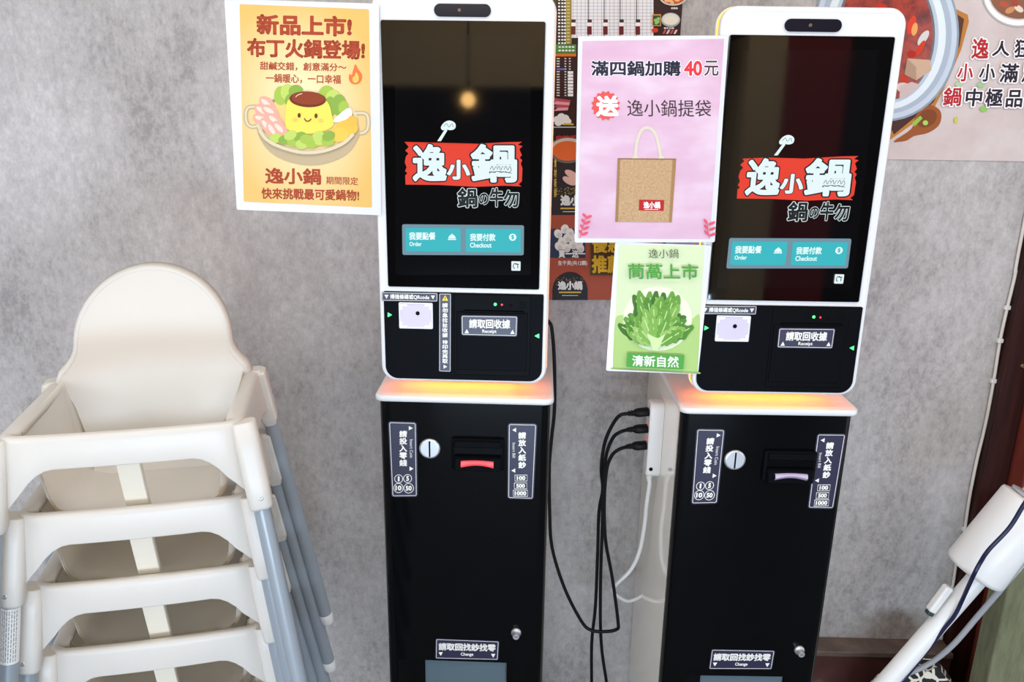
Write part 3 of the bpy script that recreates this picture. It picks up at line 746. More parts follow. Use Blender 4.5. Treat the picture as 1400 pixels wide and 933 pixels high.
for i in range(20): A.rect(783+i*5.6, -30, 783.5+i*5.6, 52, gl, up=False)
A.up()
for i in range(17): A.rect(781.4, -28+i*4.55, 893, -27.5+i*4.55, gl, up=False)
for i, x in enumerate((781.6, 803.6, 825.4, 847.2, 869.6)):
    if i: A.rect(x, -30, x+.9, 50, ink('2c2628'))
    A.rect(x-.5, 26.6, x+5.4, 31, br if i < 3 else ink('3a2a30')); A.rect(x-.5, 31, x+5.4, 36, ink('f4f0f2')); A.rect(x-1, 36, x+5.2, 47.4, ink('6a1f20') if i else ink('6a3628'))
A.done('order_form_grid', t)
A.ell(920, -4, 19, 12, ink('c9c4c0')); A.ell(920, -4, 16.5, 10, ink('c4582a')); 
for x, y in ((912, 1), (918, 3), (925, 0), (928, -4)): A.ell(x, y, 4, 2.4, ink('e8b07a'), random.uniform(-1, 1))
A.text('麻辣鍋', 917, 10, 926, 13, w_, .02)
A.rect(891.4, 19.6, 903.4, 36, ink('c98a4a')); A.rect(892.6, 21.5, 902.2, 34.6, ink('3c4a2a'))
for x, y in ((896, 28), (899, 30), (897, 31.5), (899.6, 26)): A.ell(x, y, 2.4, 2.2, ink('8fbf6a'))
A.ell(916.5, 27.4, 13, 9.8, ink('a7a5a3')); A.ell(916.5, 26.6, 11.5, 8, ink('d8d4cc')); A.ell(916.5, 28, 9.5, 5.6, ink('e4dcc6'))
A.text('養生白鍋', 907, 37.4, 921, 40, w_, .02); A.ell(895, 41.6, 4.4, 3.2, ink('d23a2a'))
for i in range(4): A.poly([(905+i*5, 46.6), (908+i*5, 41), (911+i*5, 41), (908+i*5, 46.6)], ink('e9b9b4') if i % 2 else ink('b8525a'))
A.done('food_picture', t)
A.rect(740, 61, 787.6, 72.4, ink('4f8a3a'))
for y in (63.4, 68.2):
    for i in range(5): A.rect(763.5+i*4.6, y, 766.6+i*4.6, y+2.2, w_, up=False) if i else A.rect(763.5, y, 766.6, y+2.2, w_)
A.rect(740, 73, 787.4, 77.4, ink('d8702a')); A.rect(740, 78, 787, 173, ink('3b1f1c'))
for i in range(15):
    y = 79.4+i*3.6
    for x in (761, 771.6, 777.6): A.rect(x, y, x+(4 if x < 765 else 2.4), y+1.6, ink('d9d0c6'), up=(x == 761))
A.rect(761, 93.6, 772, 96, ink('6a72b8'))
for i in range(8): A.rect(776, 97.5+i*4.4, 783.4, 101+i*4.4, ink('f1eeec'))
for i in range(4): A.poly([(758+i*1.5, 134+i*4.4), (780-i, 137+i*3.4), (779-i, 140.6+i*3.4), (757, 138+i*4.6)], ink('e39aa0') if i % 2 else ink('b54a54'))
for x, y in ((761, 163), (767, 159), (773, 161), (770, 166), (763, 168), (776, 166)): A.ell(x, y, 5, 4.2, ink('e5e0d6'), random.uniform(-1, 1))
A.rect(770, 168.6, 784, 171, ink('c9a23a')); A.rect(740, 173, 787, 174.6, ink('b9b6b2')); A.done('ingredient_picture', t)
A.rect(740, 174.6, 800, 293.5, ink('2a1a17')); A.text('麻辣系', 759.6, 184.8, 787.6, 193.6, ink('c8281f'), .04)
A.ell(776, 205, 26, 18, ink('6e5a50')); A.ell(776, 203, 23.5, 14.5, ink('c9b8aa')); A.ell(776, 206, 21, 13.5, ink('d9622a'))
for a, b in ((781, 238), (786, 243), (778, 247)): A.ell(a, b, 10, 4.6, ink('d8a898'), .5)
for i in range(60): A.ell(757+random.random()*32, 256+random.random()*10, .6, .6, ink('b79a4a'), n=6, up=(i == 0))
A.text('逸小鍋', 766, 266, 806, 281, w_, .06); A.rect(766, 283.4, 800, 285.6, ink('c9a23a')); A.rect(769, 288.4, 795, 289.4, ink('d9d0c6'))
A.text('食材新鮮', 757.4, 216, 760.8, 270, ink('d8b23a'), .02, vert=True); A.done('spicy_soup_picture', t)
A.rect(740, 293.5, 905, 409, ink('a5482a')); A.rect(740, 312, 800, 352, ink('28324a'))
for x, y in ((763, 319), (772, 312.5), (779, 318), (768, 330), (775, 325), (786, 325), (783, 334), (791, 331), (764, 336), (774, 338), (793, 339)): A.ell(x, y, 5.4, 6.4, ink('ece6da'), random.uniform(-.6, .6)); A.ell(x+1, y+2, 3.2, 3.6, ink('d8d0c0'))
A.text('買一送一', 763.4, 340.6, 800, 351.6, ink('2a2430'), .09, grow=.05); A.text('買一送一', 763.4, 340.6, 800, 351.6, w_, .04)
A.text('生干貝(共12顆)', 762.6, 355.4, 802.6, 362.8, w_, .02)
A.rect(806, 318, 850, 376, ink('6b4a18')); A.rect(807.4, 319, 850, 374.4, ink('4a3010')); A.text('優惠', 808.6, 320, 850, 345, ink('e6b92a'), .03); A.text('推薦', 808.6, 348, 850, 372.6, ink('e6b92a'), .04)
A.ell(779, 397, 24, 26, ink('171012'), a0=PI, a1=2*PI); A.rect(755, 396, 803, 409, ink('171012'))
for i in range(50): A.ell(760+random.random()*38, 378+random.random()*10, .45, .45, ink('b79a4a'), n=6, up=(i == 0))
A.text('逸小鍋', 762.4, 383, 795.8, 395.4, w_, .06); A.rect(764, 397.4, 794, 399.6, ink('c9a23a')); A.rect(768, 402.4, 790, 403.2, ink('d9d0c6')); A.done('promotion_picture', t)

# --- wide hot pot poster on the wall at right
xl = WP2.hit(1119.5, 5).x; zb = WP2.hit(1300, 219.2).z
t = wall_sheet('wall_poster', 'wide pinkish wall poster of a red hot pot, behind the right kiosk', 'poster', xl, XR-.004, zb, 2.3, noisy('poster_stone_print', ['c2aeaa', 'cdbdb8', 'd6cac6'], 5, .45, 4, spec=.25))
A = Art(WP2)
A.poly([(1119.5, -2), (1160, -60), (1285, 2), (1323, 20), (1324.5, 30), (1314, 68), (1296, 110), (1276, 150), (1210, 196), (1160, 190)], ink('b87834'))
A.poly([(1300, 14), (1318, 26), (1312, 62), (1303, 80), (1290, 60)], ink('5a3626')); A.poly([(1215, 170), (1278, 120), (1296, 106), (1276, 140), (1222, 184)], ink('4a2c26')); A.done('wooden_board_picture', t)
A.smooth([(1222, 193), (1246, 176), (1252, 158), (1268, 144), (1282, 148), (1287, 158), (1283, 172), (1268, 182), (1250, 186), (1240, 192), (1230, 194)], ink('9a5428')); A.ell(1267, 162, 15, 11, ink('7e4322'), -.6)
A.poly([(1247, 168), (1258, 158), (1261, 162), (1250, 173)], ink('8fbf4a')); A.ell(1265, 168, 3.6, 3.4, ink('a3cf5a')); A.done('wooden_spoon_picture', t)
for rx, ry, c in ((100, 120, '8e9aa6'), (97, 117, 'c3ccd6'), (90, 110, 'aab4c0'), (82, 104, 'dfe5ea'), (72, 96, 'b9c2cc'), (67, 92, '6b6c74')): A.ell(1211, 46, rx, ry, ink(c), n=48)
A.ell(1211, 47, 64, 90, noisy('red_broth_print', ['3d120e', '7a1d12', 'a83218', '5a1a14'], 24, .4, 6, coat=.3), n=48)
for x, y, rx, ry, c, a in ((1246, 34, 5, 13, 'd8402a', .3), (1250, 40, 4, 9, 'e8a05a', .2), (1262, 52, 5, 12, 'd3ccc8', .6), (1258, 66, 3.6, 12, 'd23a22', .5), (1235, 120, 10, 7, 'd8c0b8', .2), (1236, 108, 6, 4, 'c8361f', .8), (1205, 10, 8, 5, 'c22e1e', .4), (1222, 16, 8, 4, 'c93a22', -.3), (1246, 74, 6, 5, 'b02a1a', 0)): A.ell(x, y, rx, ry, ink(c), a)
A.poly([(1240, 80), (1271, 82), (1273, 96), (1252, 110), (1236, 102)], ink('c9a78c')); A.poly([(1240, 80), (1252, 92), (1252, 110), (1236, 102)], ink('b08d74')); A.poly([(1230, 118), (1246, 112), (1258, 116), (1240, 132), (1229, 134)], ink('cbb3ae')); A.done('hot_pot_picture', t)
for rx, ry, c in ((50, 46, 'bdb7b4'), (48, 44, 'eeeae7'), (42, 37, 'c9c0ba'), (40, 35, '8a5a44')): A.ell(1392, -9, rx, ry, ink(c), n=40)
for x, y, c in ((1372, 6, 'b3543a'), (1380, 14, 'c98a5a'), (1392, 12, 'e2cdb8'), (1386, 3, 'a8442e')): A.ell(x, y, 7, 4, ink(c), random.uniform(-1, 1))
A.done('side_bowl_picture', t)
for x, y, c in ((1340, 116, '9cc08a'), (1344, 149, '8fbf5a'), (1310, 115, 'b0c79a'), (1306, 164, 'c9c24a')):
    A.poly([(x-6, y), (x-2, y-4), (x+6, y-1), (x+4, y+3), (x-2, y+4)] if c != 'c9c24a' else [(x-2, y-3), (x+3, y-3), (x+2, y+4), (x-2, y+4)], ink(c))
    A.done('chopped_scallion_picture', t)
rd, dk, hw = ink('b8242a'), ink('2b2230'), ink('faf4f2')
for ch, x0, y0, x1, y1, m in (('逸', 1328, 52, 1351, 80.5, rd), ('人', 1356, 56, 1380, 77, dk), ('狂', 1386, 54, 1407, 79, dk), ('小', 1308, 87, 1329.6, 111.6, rd), ('小', 1337.6, 87.6, 1359.6, 111.8, dk), ('滿', 1366, 87, 1391, 113, dk), ('足', 1396, 87, 1416, 113, dk),
                              ('鍋', 1288.6, 119.6, 1313.4, 145, rd), ('中', 1319, 121, 1341.4, 145.6, dk), ('極', 1346, 121, 1369.6, 146, dk), ('品', 1374, 123, 1396.6, 147, dk)):
    A.text(ch, x0, y0, x1, y1, hw, .095, skew=.12, grow=.07); A.text(ch, x0, y0, x1, y1, m, .025, skew=.12)
A.done('lettering', t)

# ------------------------------------------------------------------ stacked high chairs
RZ = .715                     # rail height of one chair
HW, HD = .197, .178           # half width and half depth at the rail
def chair_proto():
    t = thing('high_chair', '', 'high chair', (0, 0, 0), 0)
    mb = MB()
    # rim: U path from rear left forward, across the front, to rear right
    path = []
    def addp(x, y, nx, ny): path.append((Vector((x, y, 0)), Vector((nx, ny, 0)).normalized()))
    rc = .03
    for i in range(9): addp(-HW-.006+.006*i/8, HD-(2*HD-rc)*i/8, -1, 0)
    for i in range(1, 6):
        a = PI+PI/2*i/6; addp(-HW+rc+rc*math.cos(a), -HD+rc+rc*math.sin(a), math.cos(a), math.sin(a))
    for i in range(25):
        x = -HW+rc+(2*HW-2*rc)*i/24; addp(x, -HD-.008*(1-(x/HW)**2), 0, -1)
    for i in range(1, 6):
        a = 1.5*PI+PI/2*i/6; addp(HW-rc+rc*math.cos(a), -HD+rc+rc*math.sin(a), math.cos(a), math.sin(a))
    for i in range(9): addp(HW+.006*i/8, -HD+rc+(2*HD-rc)*i/8, 1, 0)
    R = []
    for p, n in path:
        front = n.y < -.05; side = abs(n.x) > .95
        if front:
            f = min(abs(p.x)/HW, 1); h = .058+.095*max(0, (f-.56)/.44)**2.0
        else:
            f = (p.y+HD)/(2*HD); h = .075+.08*max(0, 1-f/.35)**1.5+.03*max(0, (f-.65)/.35)**1.5
        wtop = .018 if front else .030
        lip = .016
        dz = -.014*max(0, p.y+HD-.03)/(2*HD); q = lambda out, z: p+n*out+Vector((0, 0, RZ+z+dz))
        sl = .10 if front else .16
        R.append([q(h*sl-.003, -h), q(h*sl-.0004, -h+.0003), q(h*sl, -h+.002), q(.014*sl, -.014), q(.010*sl, -.010), q(0, -.005), q(-.003, -.0012), q(-.007, 0), q(-wtop+.006, 0), q(-wtop+.002, -.0015), q(-wtop, -.005), q(-wtop+.001, -lip),
                  q(-wtop+.0035, -lip+.001), q(-wtop+.004, -.009), q(-.008, -.008), q(.010*sl-.004, -.014), q(.014*sl-.0035, -.018)])
    mb.rings(R, M_TUB, True)
    # seat bowl: sides and back wall down to the pan, open at the front under the rail
    prof = [(.022, -.004), (.030, -.04), (.037, -.09), (.043, -.14), (.050, -.165), (.066, -.184), (.095, -.192), (.13, -.194)]
    N = 48
    def bring(ins, z, off=0.):
        pts = rrect_pts(2*HW-2*ins, 2*HD-2*ins*.9+.0, max(.05-.2*ins, .01), 11)
        return [Vector((p[0]*(1+off), p[1]*(1+off)+(.012 if z < -.12 else 0)*0, RZ+z)) for p in pts]
    for sgn, off in ((1, 0.), (-1, .012)):
        rings = [bring(i, z-(.004 if off else 0), off) for i, z in prof]; n = len(rings[0]); vs = [p for r in rings for p in r]; fs = []
        for i in range(len(rings)-1):
            for j in range(n):
                a = i*n+j; b = i*n+(j+1) % n
                pm = (vs[a]+vs[b])/2
                p0 = (rings[0][j]+rings[0][(j+1) % n])/2
                if i < 6 and p0.y < -HD*.80: continue
                if i < 5 and p0.y > HD*.85 and abs(p0.x) < .128: continue
                f = (a, b, b+n, a+n); fs.append(f if sgn > 0 else f[::-1])
        mb.add(vs, fs, M_TUB, True); mb.add(rings[-1], [list(range(n))], M_TUB, True)
    # backrest: arched, leaning back, with a rolled flange
    rows = []
    for z, w in ((-.199, .122), (-.186, .126), (-.172, .129), (-.14, .136), (-.10, .146), (-.06, .156), (-.02, .172), (-.006, .180), (.006, .174), (.018, .162), (.032, .152), (.046, .146)): rows.append((z, w))
    rb = .144; zc = .058
    for i in range(0, 15):
        a = PI/2*i/14; rows.append((zc+rb*math.sin(a), max(rb*math.cos(a), .0005)))
    def bp(x, z, back=0.):
        k = min(max((z+.16)/.22, 0), 1); k = .6+.4*k*k*(3-2*k)
        return Vector((x, HD-.040+.150*z+.18*.5*(z+math.sqrt(z*z+.0036))-.03*max(-z-.15, 0)/.04-.55*x*x*k+back, RZ+z))
    ns = 20; G = []
    for z, w in rows: G.append([bp(w*math.sin(PI/2*(2*i/ns-1)), z) for i in range(ns+1)])
    mb.rings(G, M_TUB, True, False, False, False)
    G2 = [[p+Vector((0, .006, 0)) for p in r][::-1] for r in G]; mb.rings(G2, M_TUB, True, False, False, False)
    edge = [(-w, z) for z, w in rows[6:]]+[(w, z) for z, w in rows[6:][::-1]]
    E_ = []
    m_ = len(edge)
    for i, (x, z) in enumerate(edge):
        tx = edge[min(i+1, m_-1)][0]-edge[max(i-1, 0)][0]; tz = edge[min(i+1, m_-1)][1]-edge[max(i-1, 0)][1]; l = math.hypot(tx, tz) or 1
        nx, nz = -tz/l, tx/l
        row = []
        for o_, bk in ((0, .0), (.003, .0004), (.006, .002), (.009, .006), (.0105, .012), (.0115, .034), (.0095, .034), (.007, .012), (.002, .006)):
            b = bp(x, z, bk); row.append(Vector((b.x+nx*o_, b.y, b.z+nz*o_)))
        E_.append(row)
    mb.rings(E_, M_TUB, True, True, True, True)
    # leg sockets
    LEG = {}
    for sx in (-1, 1):
        for kind, top, foot in (('f', (.199, -.162), (.293, -.265)), ('r', (.199, .152), (.315, .222))):
            a = Vector((sx*top[0], top[1], RZ-(.004 if kind == 'f' else .014))); b = Vector((sx*foot[0], foot[1], 0)); d = (b-a).normalized()
            LEG[(sx, kind)] = (a, b, d)
            ln = .165 if kind == 'f' else .130
            e1 = Vector((1, 0, 0)); e1 = (e1-d*e1.dot(d)).normalized(); e2 = d.cross(e1)
            R = []
            for f, w_, dp in (((0, .036, .042), (.012, .040, .044), (.3, .042, .044), (.7, .043, .042), (.97, .041, .040), (1, .038, .037)) if kind == 'f' else ((0, .030, .034), (.03, .036, .040), (.5, .036, .040), (.88, .035, .038), (1, .024, .034))):
                c = a+d*(ln*(f if f > .02 else f))
                R.append([c+e1*x+e2*y for x, y in rrect_pts(w_, dp, .013 if kind == 'f' else .006, 5)])
            mb.rings(R, M_TUB, kind == 'f')
            if kind == 'r':   # flat lug tying the rear socket to the tub
                mb.box(min(sx*.150, sx*.210), max(sx*.150, sx*.210), .134, .176, RZ-.055, RZ-.010, M_TUB, bev=.005)
                mb.lathe(Vector((sx*.176, .155, RZ-.0098)), (0, 0, 1), [(.0028, 0), (.0028, .0004)], M_BLACK, 10)
    tub = fuse(obj('seat_tub', mb, t), 1e-6)
    # crotch post
    mb = MB(); R = []
    for f in [i/8 for i in range(9)]:
        y = -HD+.004+.050*f**1.2; z = RZ-.012-.178*f
        R.append([Vector((x, y+dy, z)) for x, dy in ((-.020, 0), (-.0185, -.003), (.0185, -.003), (.020, 0), (.020, .010), (.0175, .010), (.0175, .003), (-.0175, .003), (-.0175, .010), (-.020, .010))])
    mb.rings(R, M_STRAP, False); obj('crotch_post', mb, t)
    for (sx, kind), (a, b, d) in LEG.items():
        ln = .150 if kind == 'f' else .118
        mb = MB(); mb.tube([a+d*ln, b-d*.012], .0155, M_LEG, 16, False)
        lg = obj('leg', mb, t)
        mb = MB(); mb.lathe(b-d*.03, d, [(.0158, 0), (.0166, .002), (.0166, .024), (.014, .0295)], M_WHITE, 16); obj('foot_cap', mb, lg, 'white foot cap')
        if kind == 'f':
            e = Vector((sx*.25, -1, 0)); e = (e-d*e.dot(d)).normalized()
            mb = MB(); mb.lathe(a+d*.142+e*.0205, e, [(.0042, 0), (.0042, .0012), (.002, .0014), (.0012, .0008)], M_CHROME, 12); obj('screw', mb, lg)
    return t, LEG
proto, LEG = chair_proto()
def dup(root):
    r = root.copy(); COL.objects.link(r)
    for ch in list(root.children):
        c = ch.copy(); COL.objects.link(c); c.parent = r; WM[c.name] = WM[root.name]
        for g in list(ch.children):
            d = g.copy(); COL.objects.link(d); d.parent = c
    return r
CHAIR_YAW = math.radians(14); PITCHZ = .155
CX, CY = -.601, -.253
ey = Vector((-math.sin(CHAIR_YAW), math.cos(CHAIR_YAW), 0))
stack = ['white high chair topmost in the nested stack, its arched backrest fully showing', 'white high chair second from the top of the stack, printed label on a leg',
         'white high chair third from the top of the nested stack', 'white high chair fourth from top, its front rail at the bottom of the frame',
         'white high chair at the bottom of the nested stack, standing on the floor']
chairs = []
for i, lb in enumerate(stack):
    o = proto if i == 0 else dup(proto)
    o.location = Vector((CX, CY, FZ+(4-i)*PITCHZ))+ey*.019*i; o.rotation_euler = (0, 0, CHAIR_YAW); o['label'] = lb; o['group'] = 'nested stack of white high chairs'
    chairs.append(o)
# label on the front left leg of the second chair
c2 = chairs[1]; M2 = Matrix.Translation(c2.location) @ Matrix.Rotation(CHAIR_YAW, 4, 'Z')
a, b, d = LEG[(-1, 'f')]
leg2 = min((c for c in c2.children if c.name.startswith('leg')), key=lambda c: (sum((Vector(v.co) for v in c.data.vertices), Vector())/len(c.data.vertices)-(a+b)/2).length)
WM[leg2.name] = M2
mb = MB(); ax = (M2.to_3x3() @ d).normalized(); o0 = M2 @ (a+d*.168); e1 = Vector((0, -1, 0)); e1 = (e1-ax*e1.dot(ax)).normalized(); e2 = ax.cross(e1)
def cyl(r, h, ang): return o0+ax*h+r*(math.cos(ang)*e1+math.sin(ang)*e2)
mb.rings([[cyl(.0159, h, -1.7+3.4*i/16) for i in range(17)] for h in (0, .105)], mat('label_paper', 'dcdad6', .5), True, False, False, False)
random.seed(3)
for j in range(9):
    an = -1.1+.25*j
    h = .004
    while h < .097:
        l = random.uniform(.003, .009)
        mb.rings([[cyl(.0161, hh, an+q) for q in (-.05, .05)] for hh in (h, min(h+l, .1))], mat('label_print', '8a8886', .6), False, False, False, False); h += l+.002
obj('warning_label', mb, leg2, 'white printed warning label')

# ------------------------------------------------------------------ power strip and cables
XS = K2.R @ Vector((-PW/2+.004, 0, 0)); XS = XS.x
def side_pt(x, y, off): return atX(x, y, XS-off)
SX = XS-.022
top = atX(894, 541, SX); bot = atX(893, 657, SX)
yc = (top.y+bot.y)/2
ts = thing('power_strip', 'white power strip with three black plugs on side of right kiosk', 'power strip', (SX, yc, bot.z))
mb = MB(); Hs = top.z-bot.z
R = [[Vector((SX-.017+xx, yc+p[0], (top.z+bot.z)/2+p[1])) for p in rrect_pts(.052-2*i, Hs-2*i, .016, 8)] for i, xx in ((.003, .0), (.0005, .003), (0, .006), (0, .033), (.001, .036))]
mb.rings(R, M_WHITE); obj('strip_body', mb, ts)
mb = MB(); mb.lathe(Vector((SX-.006, yc-.0262, bot.z+.026)), (0, -1, 0), [(.005, 0), (.005, .0015), (.003, .002)], M_BLACK, 14); obj('reset_button', mb, ts, 'black round button')
mb = MB()
for i in range(2): mb.box(SX-.018, SX-.0165, yc-.008, yc+.008, top.z-.072-.036*i, top.z-.064-.036*i, mat('red_switch', 'e8452a', .3, emit=.6), bev=.001)
obj('rocker_switch', mb, ts, 'lit red rocker switches')
mb = MB(); e = Vector((SX-.004, yc, bot.z))
mb.lathe(e, (0, 0, -1), [(.008, -.004), (.008, .012), (.005, .022)], M_WHITE, 14)
cord = [(888, 662), (884, 690), (881, 720), (874, 755), (862, 780), (842, 800), (838.5, 809), (847, 817), (859, 822), (874, 817), (884, 808)]
P = [e+Vector((0, 0, -.01))]+[atY(x, y, yc+.012*i) for i, (x, y) in enumerate(cord)]
P.append(Vector((XS+.004, P[-1].y+.02, P[-1].z+.006)))
mb.tube(P, .0056, M_WHITE, 12); obj('power_cord', mb, ts, 'white cord looping down')
plug_px = [((857, 566), (888, 563)), ((856, 588), (887, 586)), ((855, 611), (886, 609))]
YB = yc+.0
paths = [[(848, 568), (838, 580), (827, 605), (822, 640), (824, 670), (819, 700), (817, 760), (814, 830), (809, 880), (809, 945)],
         [(848, 591), (838, 599), (829, 622), (825, 660), (823.5, 720), (821, 800), (822, 880), (831, 950)],
         [(846, 615), (836, 624), (829, 645), (826, 690), (828, 740), (837, 790), (845, 850), (843, 861), (826, 864), (808, 862), (795, 850), (772, 805), (755, 750), (751.5, 700), (751, 640), (754, 600), (758, 560), (758, 500), (755, 455), (750, 440)]]
lab = ['topmost black plug on the white strip, its cable falling outermost', 'middle black plug on the white strip, cable running to the floor', 'lowest black plug on the white strip, cable looping to the left kiosk']
for i, ((a, b), pp) in enumerate(zip(plug_px, paths)):
    pb = atY(b[0], b[1], yc-.004); pb.x = SX-.0175; pa = atY(a[0], a[1], yc-.004)
    d = (pa-pb).normalized(); ln = (pa-pb).length
    tt = thing('power_cable', lab[i], 'power cable', pb, 0, None)
    mb = MB(); n_ = d.orthogonal()
    e1 = Vector((0, 1, 0)); e1 = (e1-d*e1.dot(d)).normalized(); e2 = d.cross(e1); R = []
    for f, w_, h_ in ((0, .024, .017), (.04, .027, .020), (.45, .027, .020), (.6, .022, .018), (.68, .014, .014), (.74, .012, .012), (.75, .015, .015), (.80, .015, .015), (.81, .011, .011), (.86, .011, .011), (.87, .013, .013), (.92, .013, .013), (.93, .0095, .0095), (1., .008, .008)):
        R.append([pb+d*(ln*f)+e1*x+e2*y for x, y in rrect_pts(w_, h_, min(w_, h_)*.4, 4)])
    mb.rings(R, M_CABLE); obj('plug', mb, tt)
    Y = [yc-.004-.0015*j+(.012*i) for j in range(len(pp))]
    P = [pa-d*.006]
    for j, (x, y) in enumerate(pp):
        f = j/(len(pp)-1)
        yy = yc-.004-.012*i+(.07*f if i < 2 else .07*min(1, f*1.6))
        P.append(atY(x, y, yy))
    if i < 2:
        q = P[-1]; P.append(Vector((q.x+.01, q.y+.04, FZ+.012))); P.append(Vector((q.x+.03, q.y+.12, FZ+.006)))
    else:
        q = P[-1]; P.append(Vector((q.x-.04, q.y, q.z+.03)))
    mb = MB(); mb.tube(P, .0048, M_CABLE, 10); obj('cord', mb, tt)

# ------------------------------------------------------------------ white wire clipped along the right end of the wall
ww = thing('wall_wire', 'white wire clipped up the right end of the grey wall', 'wire', (XR-.006, WY-.008, .2))
pts = [(1402, 310), (1392, 370), (1382, 420), (1374, 465), (1366, 520), (1352, 580), (1340, 630), (1327, 680), (1312, 722), (1308, 745), (1303, 770), (1297, 800)]
mb = MB(); P = [Vector((XR-.006+.003*math.sin(i*1.7), WY-.007, atY(x, y, WY).z)) for i, (x, y) in enumerate(pts)]; P = [Vector((XR-.006, WY-.007, 2.6))]+P+[Vector((XR-.010, WY-.007, .12))]
mb.tube(P, .0045, mat('ivory_wire', 'd9d3c8', .5), 8); wo = obj('cord', mb, ww)
for i in (3, 4, 5, 9):
    p = P[i]; mb = MB(); mb.box(p.x-.009, p.x+.007, WY-.0135, WY-.0002, p.z-.006, p.z+.006, M_WHITE, bev=.002); obj('clip', mb, ww)
# bolt on the dark jamb
mb = MB(); q = atY(1371, 500, WY-.035); mb.lathe(Vector((XR+.05, WY-.035, q.z)), (0, -1, 0), [(.008, 0), (.008, .002), (.005, .005)], mat('dull_brass', '8a7a62', .4, 1.), 14); o = obj('bolt', mb); tag(o, 'small round bolt on the dark wooden jamb', 'bolt')

# ------------------------------------------------------------------ leaning white pole with housing
Yp = .04
lo = atY(1120, 1010, Yp); lo.z = max(lo.z, .0)
def cen(x, y, yy=Yp): return atY(x, y, yy)
p0 = cen(1212, 933); p1 = cen(1333, 795); dirp = (p1-p0).normalized()
foot = p0-dirp*((p0.z-FZ)/dirp.z)
tp = thing('leaning_pole', 'white pole leaning at lower right, fat white cylinder housing on it', 'pole', foot)
mb = MB()
mb.tube([foot+dirp*.012, p1+dirp*.05], .0235, M_WHITE, 24, False); obj('lower_tube', mb, tp)
h0 = cen(1336, 777); h1 = cen(1407, 693)
ax = (h1-h0).normalized(); L_ = (h1-h0).length
hl = cen(1372, 741); 
mb = MB(); mb.lathe(h0-ax*.018, ax, [(.040, 0), (.062, .003), (.069, .008), (.071, .016), (.071, L_*1.12), (.069, L_*1.12+.006), (.050, L_*1.12+.010)], M_WHITE, 48); obj('cylinder_housing', mb, tp)
mb = MB(); mb.lathe(h0-ax*.018+ax*(L_*1.12+.010), ax, [(.048, 0), (.054, .001), (.054, .008), (.048, .009)], mat('grey_ring', 'a9aaad', .4), 40); obj('collar', mb, tp)
mb = MB(); s0 = h0-ax*.018+ax*(L_*1.12+.02); mb.lathe(s0, ax, [(.034, 0), (.034, .45), (.03, .46)], M_WHITE, 32); obj('upper_tube', mb, tp)
k0 = cen(1274, 835, Yp-.005); k1 = cen(1298, 803, Yp-.005); dk_ = (k1-k0).normalized(); T = Matrix.Translation(k0) @ dk_.to_track_quat('Z', 'Y').to_matrix().to_4x4()
mb = MB(); mb.box(-.008, .014, -.010, .010, -.004, (k1-k0).length, M_WHITE, T, bev=.005); cl = obj('clamp_lever', mb, tp)
mb = MB(); mb.box(-.007, .011, -.008, .008, -.014, -.004, mat('dark_green_rubber', '1d3a30', .5), T, bev=.003); obj('lever_tip', mb, cl, 'dark green rubber tip')
mb = MB(); bs = foot+Vector((0, 0, 0)); mb.lathe(Vector((foot.x, foot.y, FZ)), (0, 0, 1), [(.085, 0), (.088, .004), (.085, .014), (.04, .022), (.026, .05)], M_WHITE, 32); obj('base', mb, tp)
# its cables
dn = (CAM-p0).normalized()
def near(x, y, yy): return atY(x, y, yy)
mb = MB(); P = [near(1420, 660, Yp-.11), near(1400, 690, Yp-.105), near(1380, 722, Yp-.10), near(1352, 752, Yp-.095), near(1340, 770, Yp-.088), near(1332, 785, Yp-.088), near(1324, 802, Yp-.065), near(1315, 822, Yp-.040), near(1305, 842, Yp-.034), near(1289, 862, Yp-.024), near(1264, 894, Yp-.014), near(1237, 928, Yp-.008), near(1214, 955, Yp-.006)]
P.append(Vector((P[-1].x-.05, P[-1].y+.02, FZ+.006))); P.append(Vector((P[-1].x-.1, P[-1].y+.04, FZ+.006)))
mb.tube(P, .0048, mat('navy_cable', '10153a', .4), 10); o = obj('power_cable', mb); tag(o, 'dark navy cable running along the leaning white pole', 'power cable')
mb = MB(); P = [near(1430, 730, Yp-.06), near(1400, 766, Yp-.06), near(1372, 802, Yp-.05), near(1335, 845, Yp-.02), near(1305, 880, Yp), near(1278, 903, Yp+.02), near(1250, 918, Yp+.03), near(1215, 930, Yp+.05), near(1180, 950, Yp+.06)]
P.append(Vector((P[-1].x-.08, P[-1].y+.05, FZ+.007)))
mb.tube(P, .0068, mat('grey_cable', '9b9ca0', .45), 10); o = obj('power_cable', mb); tag(o, 'light grey cable curving below the leaning white pole', 'power cable')

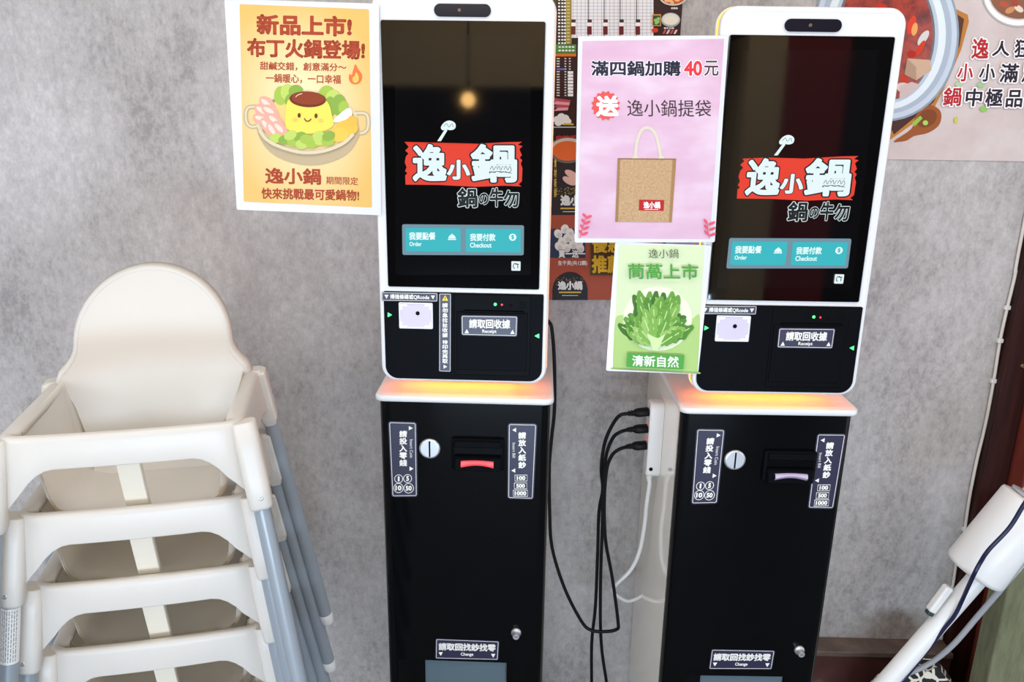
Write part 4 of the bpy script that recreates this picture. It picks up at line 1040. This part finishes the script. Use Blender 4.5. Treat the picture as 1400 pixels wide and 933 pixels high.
# ------------------------------------------------------------------ olive partition at the far right, cloth bundle on the floor, lamp across the room
YC = .17
x0 = atY(1350, 933, YC).x
t = thing('partition', 'olive green free-standing partition at the far right edge', 'partition', (x0+.3, YC+.04, FZ))
mb = MB(); mb.box(x0, x0+.6, YC, YC+.08, FZ+.03, atY(1378, 735, YC+.08).z, M_OLIVE, bev=.006); obj('panel', mb, t)
mb = MB(); mb.box(x0+.01, x0+.07, YC-.06, YC+.14, FZ, FZ+.0305, M_BLACK, bev=.004); obj('foot', mb, t)
mb = MB(); mb.box(x0+.53, x0+.59, YC-.06, YC+.14, FZ, FZ+.0305, M_BLACK, bev=.004); obj('foot', mb, t)
mb = MB(); c = atY(1258, 945, .24); zt = atY(1258, 914, .24).z; R = []
random.seed(11)
for i in range(9):
    f = i/8; r = .13*math.sin(PI*(.16+.80*f))**.6+.004
    R.append([Vector((c.x+r*1.15*(1+.10*math.sin(3*a+5*f)+.05*math.sin(7*a))*math.cos(a), .26+r*.75*(1+.08*math.cos(4*a+3*f))*math.sin(a), FZ+.004+(zt-FZ-.004)*f+.008*math.sin(5*a)*f)) for a in [2*PI*j/40 for j in range(40)]])
def cloth():
    m = bpy.data.materials.new('patterned_cloth'); m.use_nodes = True; nt = m.node_tree; b = nt.nodes['Principled BSDF']; b.inputs['Roughness'].default_value = .85
    tc = nt.nodes.new('ShaderNodeTexCoord'); v = nt.nodes.new('ShaderNodeTexVoronoi'); v.feature = 'DISTANCE_TO_EDGE'; v.inputs['Scale'].default_value = 26
    r = nt.nodes.new('ShaderNodeValToRGB'); r.color_ramp.interpolation = 'CONSTANT'
    r.color_ramp.elements[0].color = rgb('d8d2c4'); r.color_ramp.elements[1].color = rgb('191b1e'); r.color_ramp.elements[1].position = .07
    e = r.color_ramp.elements.new(.34); e.color = rgb('2f4a38')
    nt.links.new(tc.outputs['Object'], v.inputs['Vector']); nt.links.new(v.outputs['Distance'], r.inputs[0]); nt.links.new(r.outputs[0], b.inputs['Base Color']); return m
mb.rings(R, cloth()); o = obj('cloth_bundle', mb); tag(o, 'dark patterned cloth bundle on the floor beneath the grey cable', 'cloth')
# warm pendant mirrored in the left screen
d = ray(640, 137); q = K1.tab.hit(640, 137); r_ = d-K1.tab.n*2*d.dot(K1.tab.n); L = q+r_*(3.4/abs(r_.y))
t = thing('pendant_lamp', 'small warm pendant lamp mirrored in the left kiosk screen', 'lamp', (L.x, L.y, 3.0))
mb = MB(); mb.lathe((L.x, L.y, L.z), (0, 0, 1), [(.004, -.042), (.026, -.034), (.04, -.012), (.042, .004), (.03, .03), (.014, .045)], mat('warm_bulb', 'ffc878', .4, emit=14.), 20); obj('bulb', mb, t)
mb = MB(); mb.lathe((L.x, L.y, L.z+.04), (0, 0, 1), [(.016, 0), (.018, .05), (.006, .07), (.004, 3.0-L.z-.04)], M_BLACK, 14); obj('cord', mb, t)
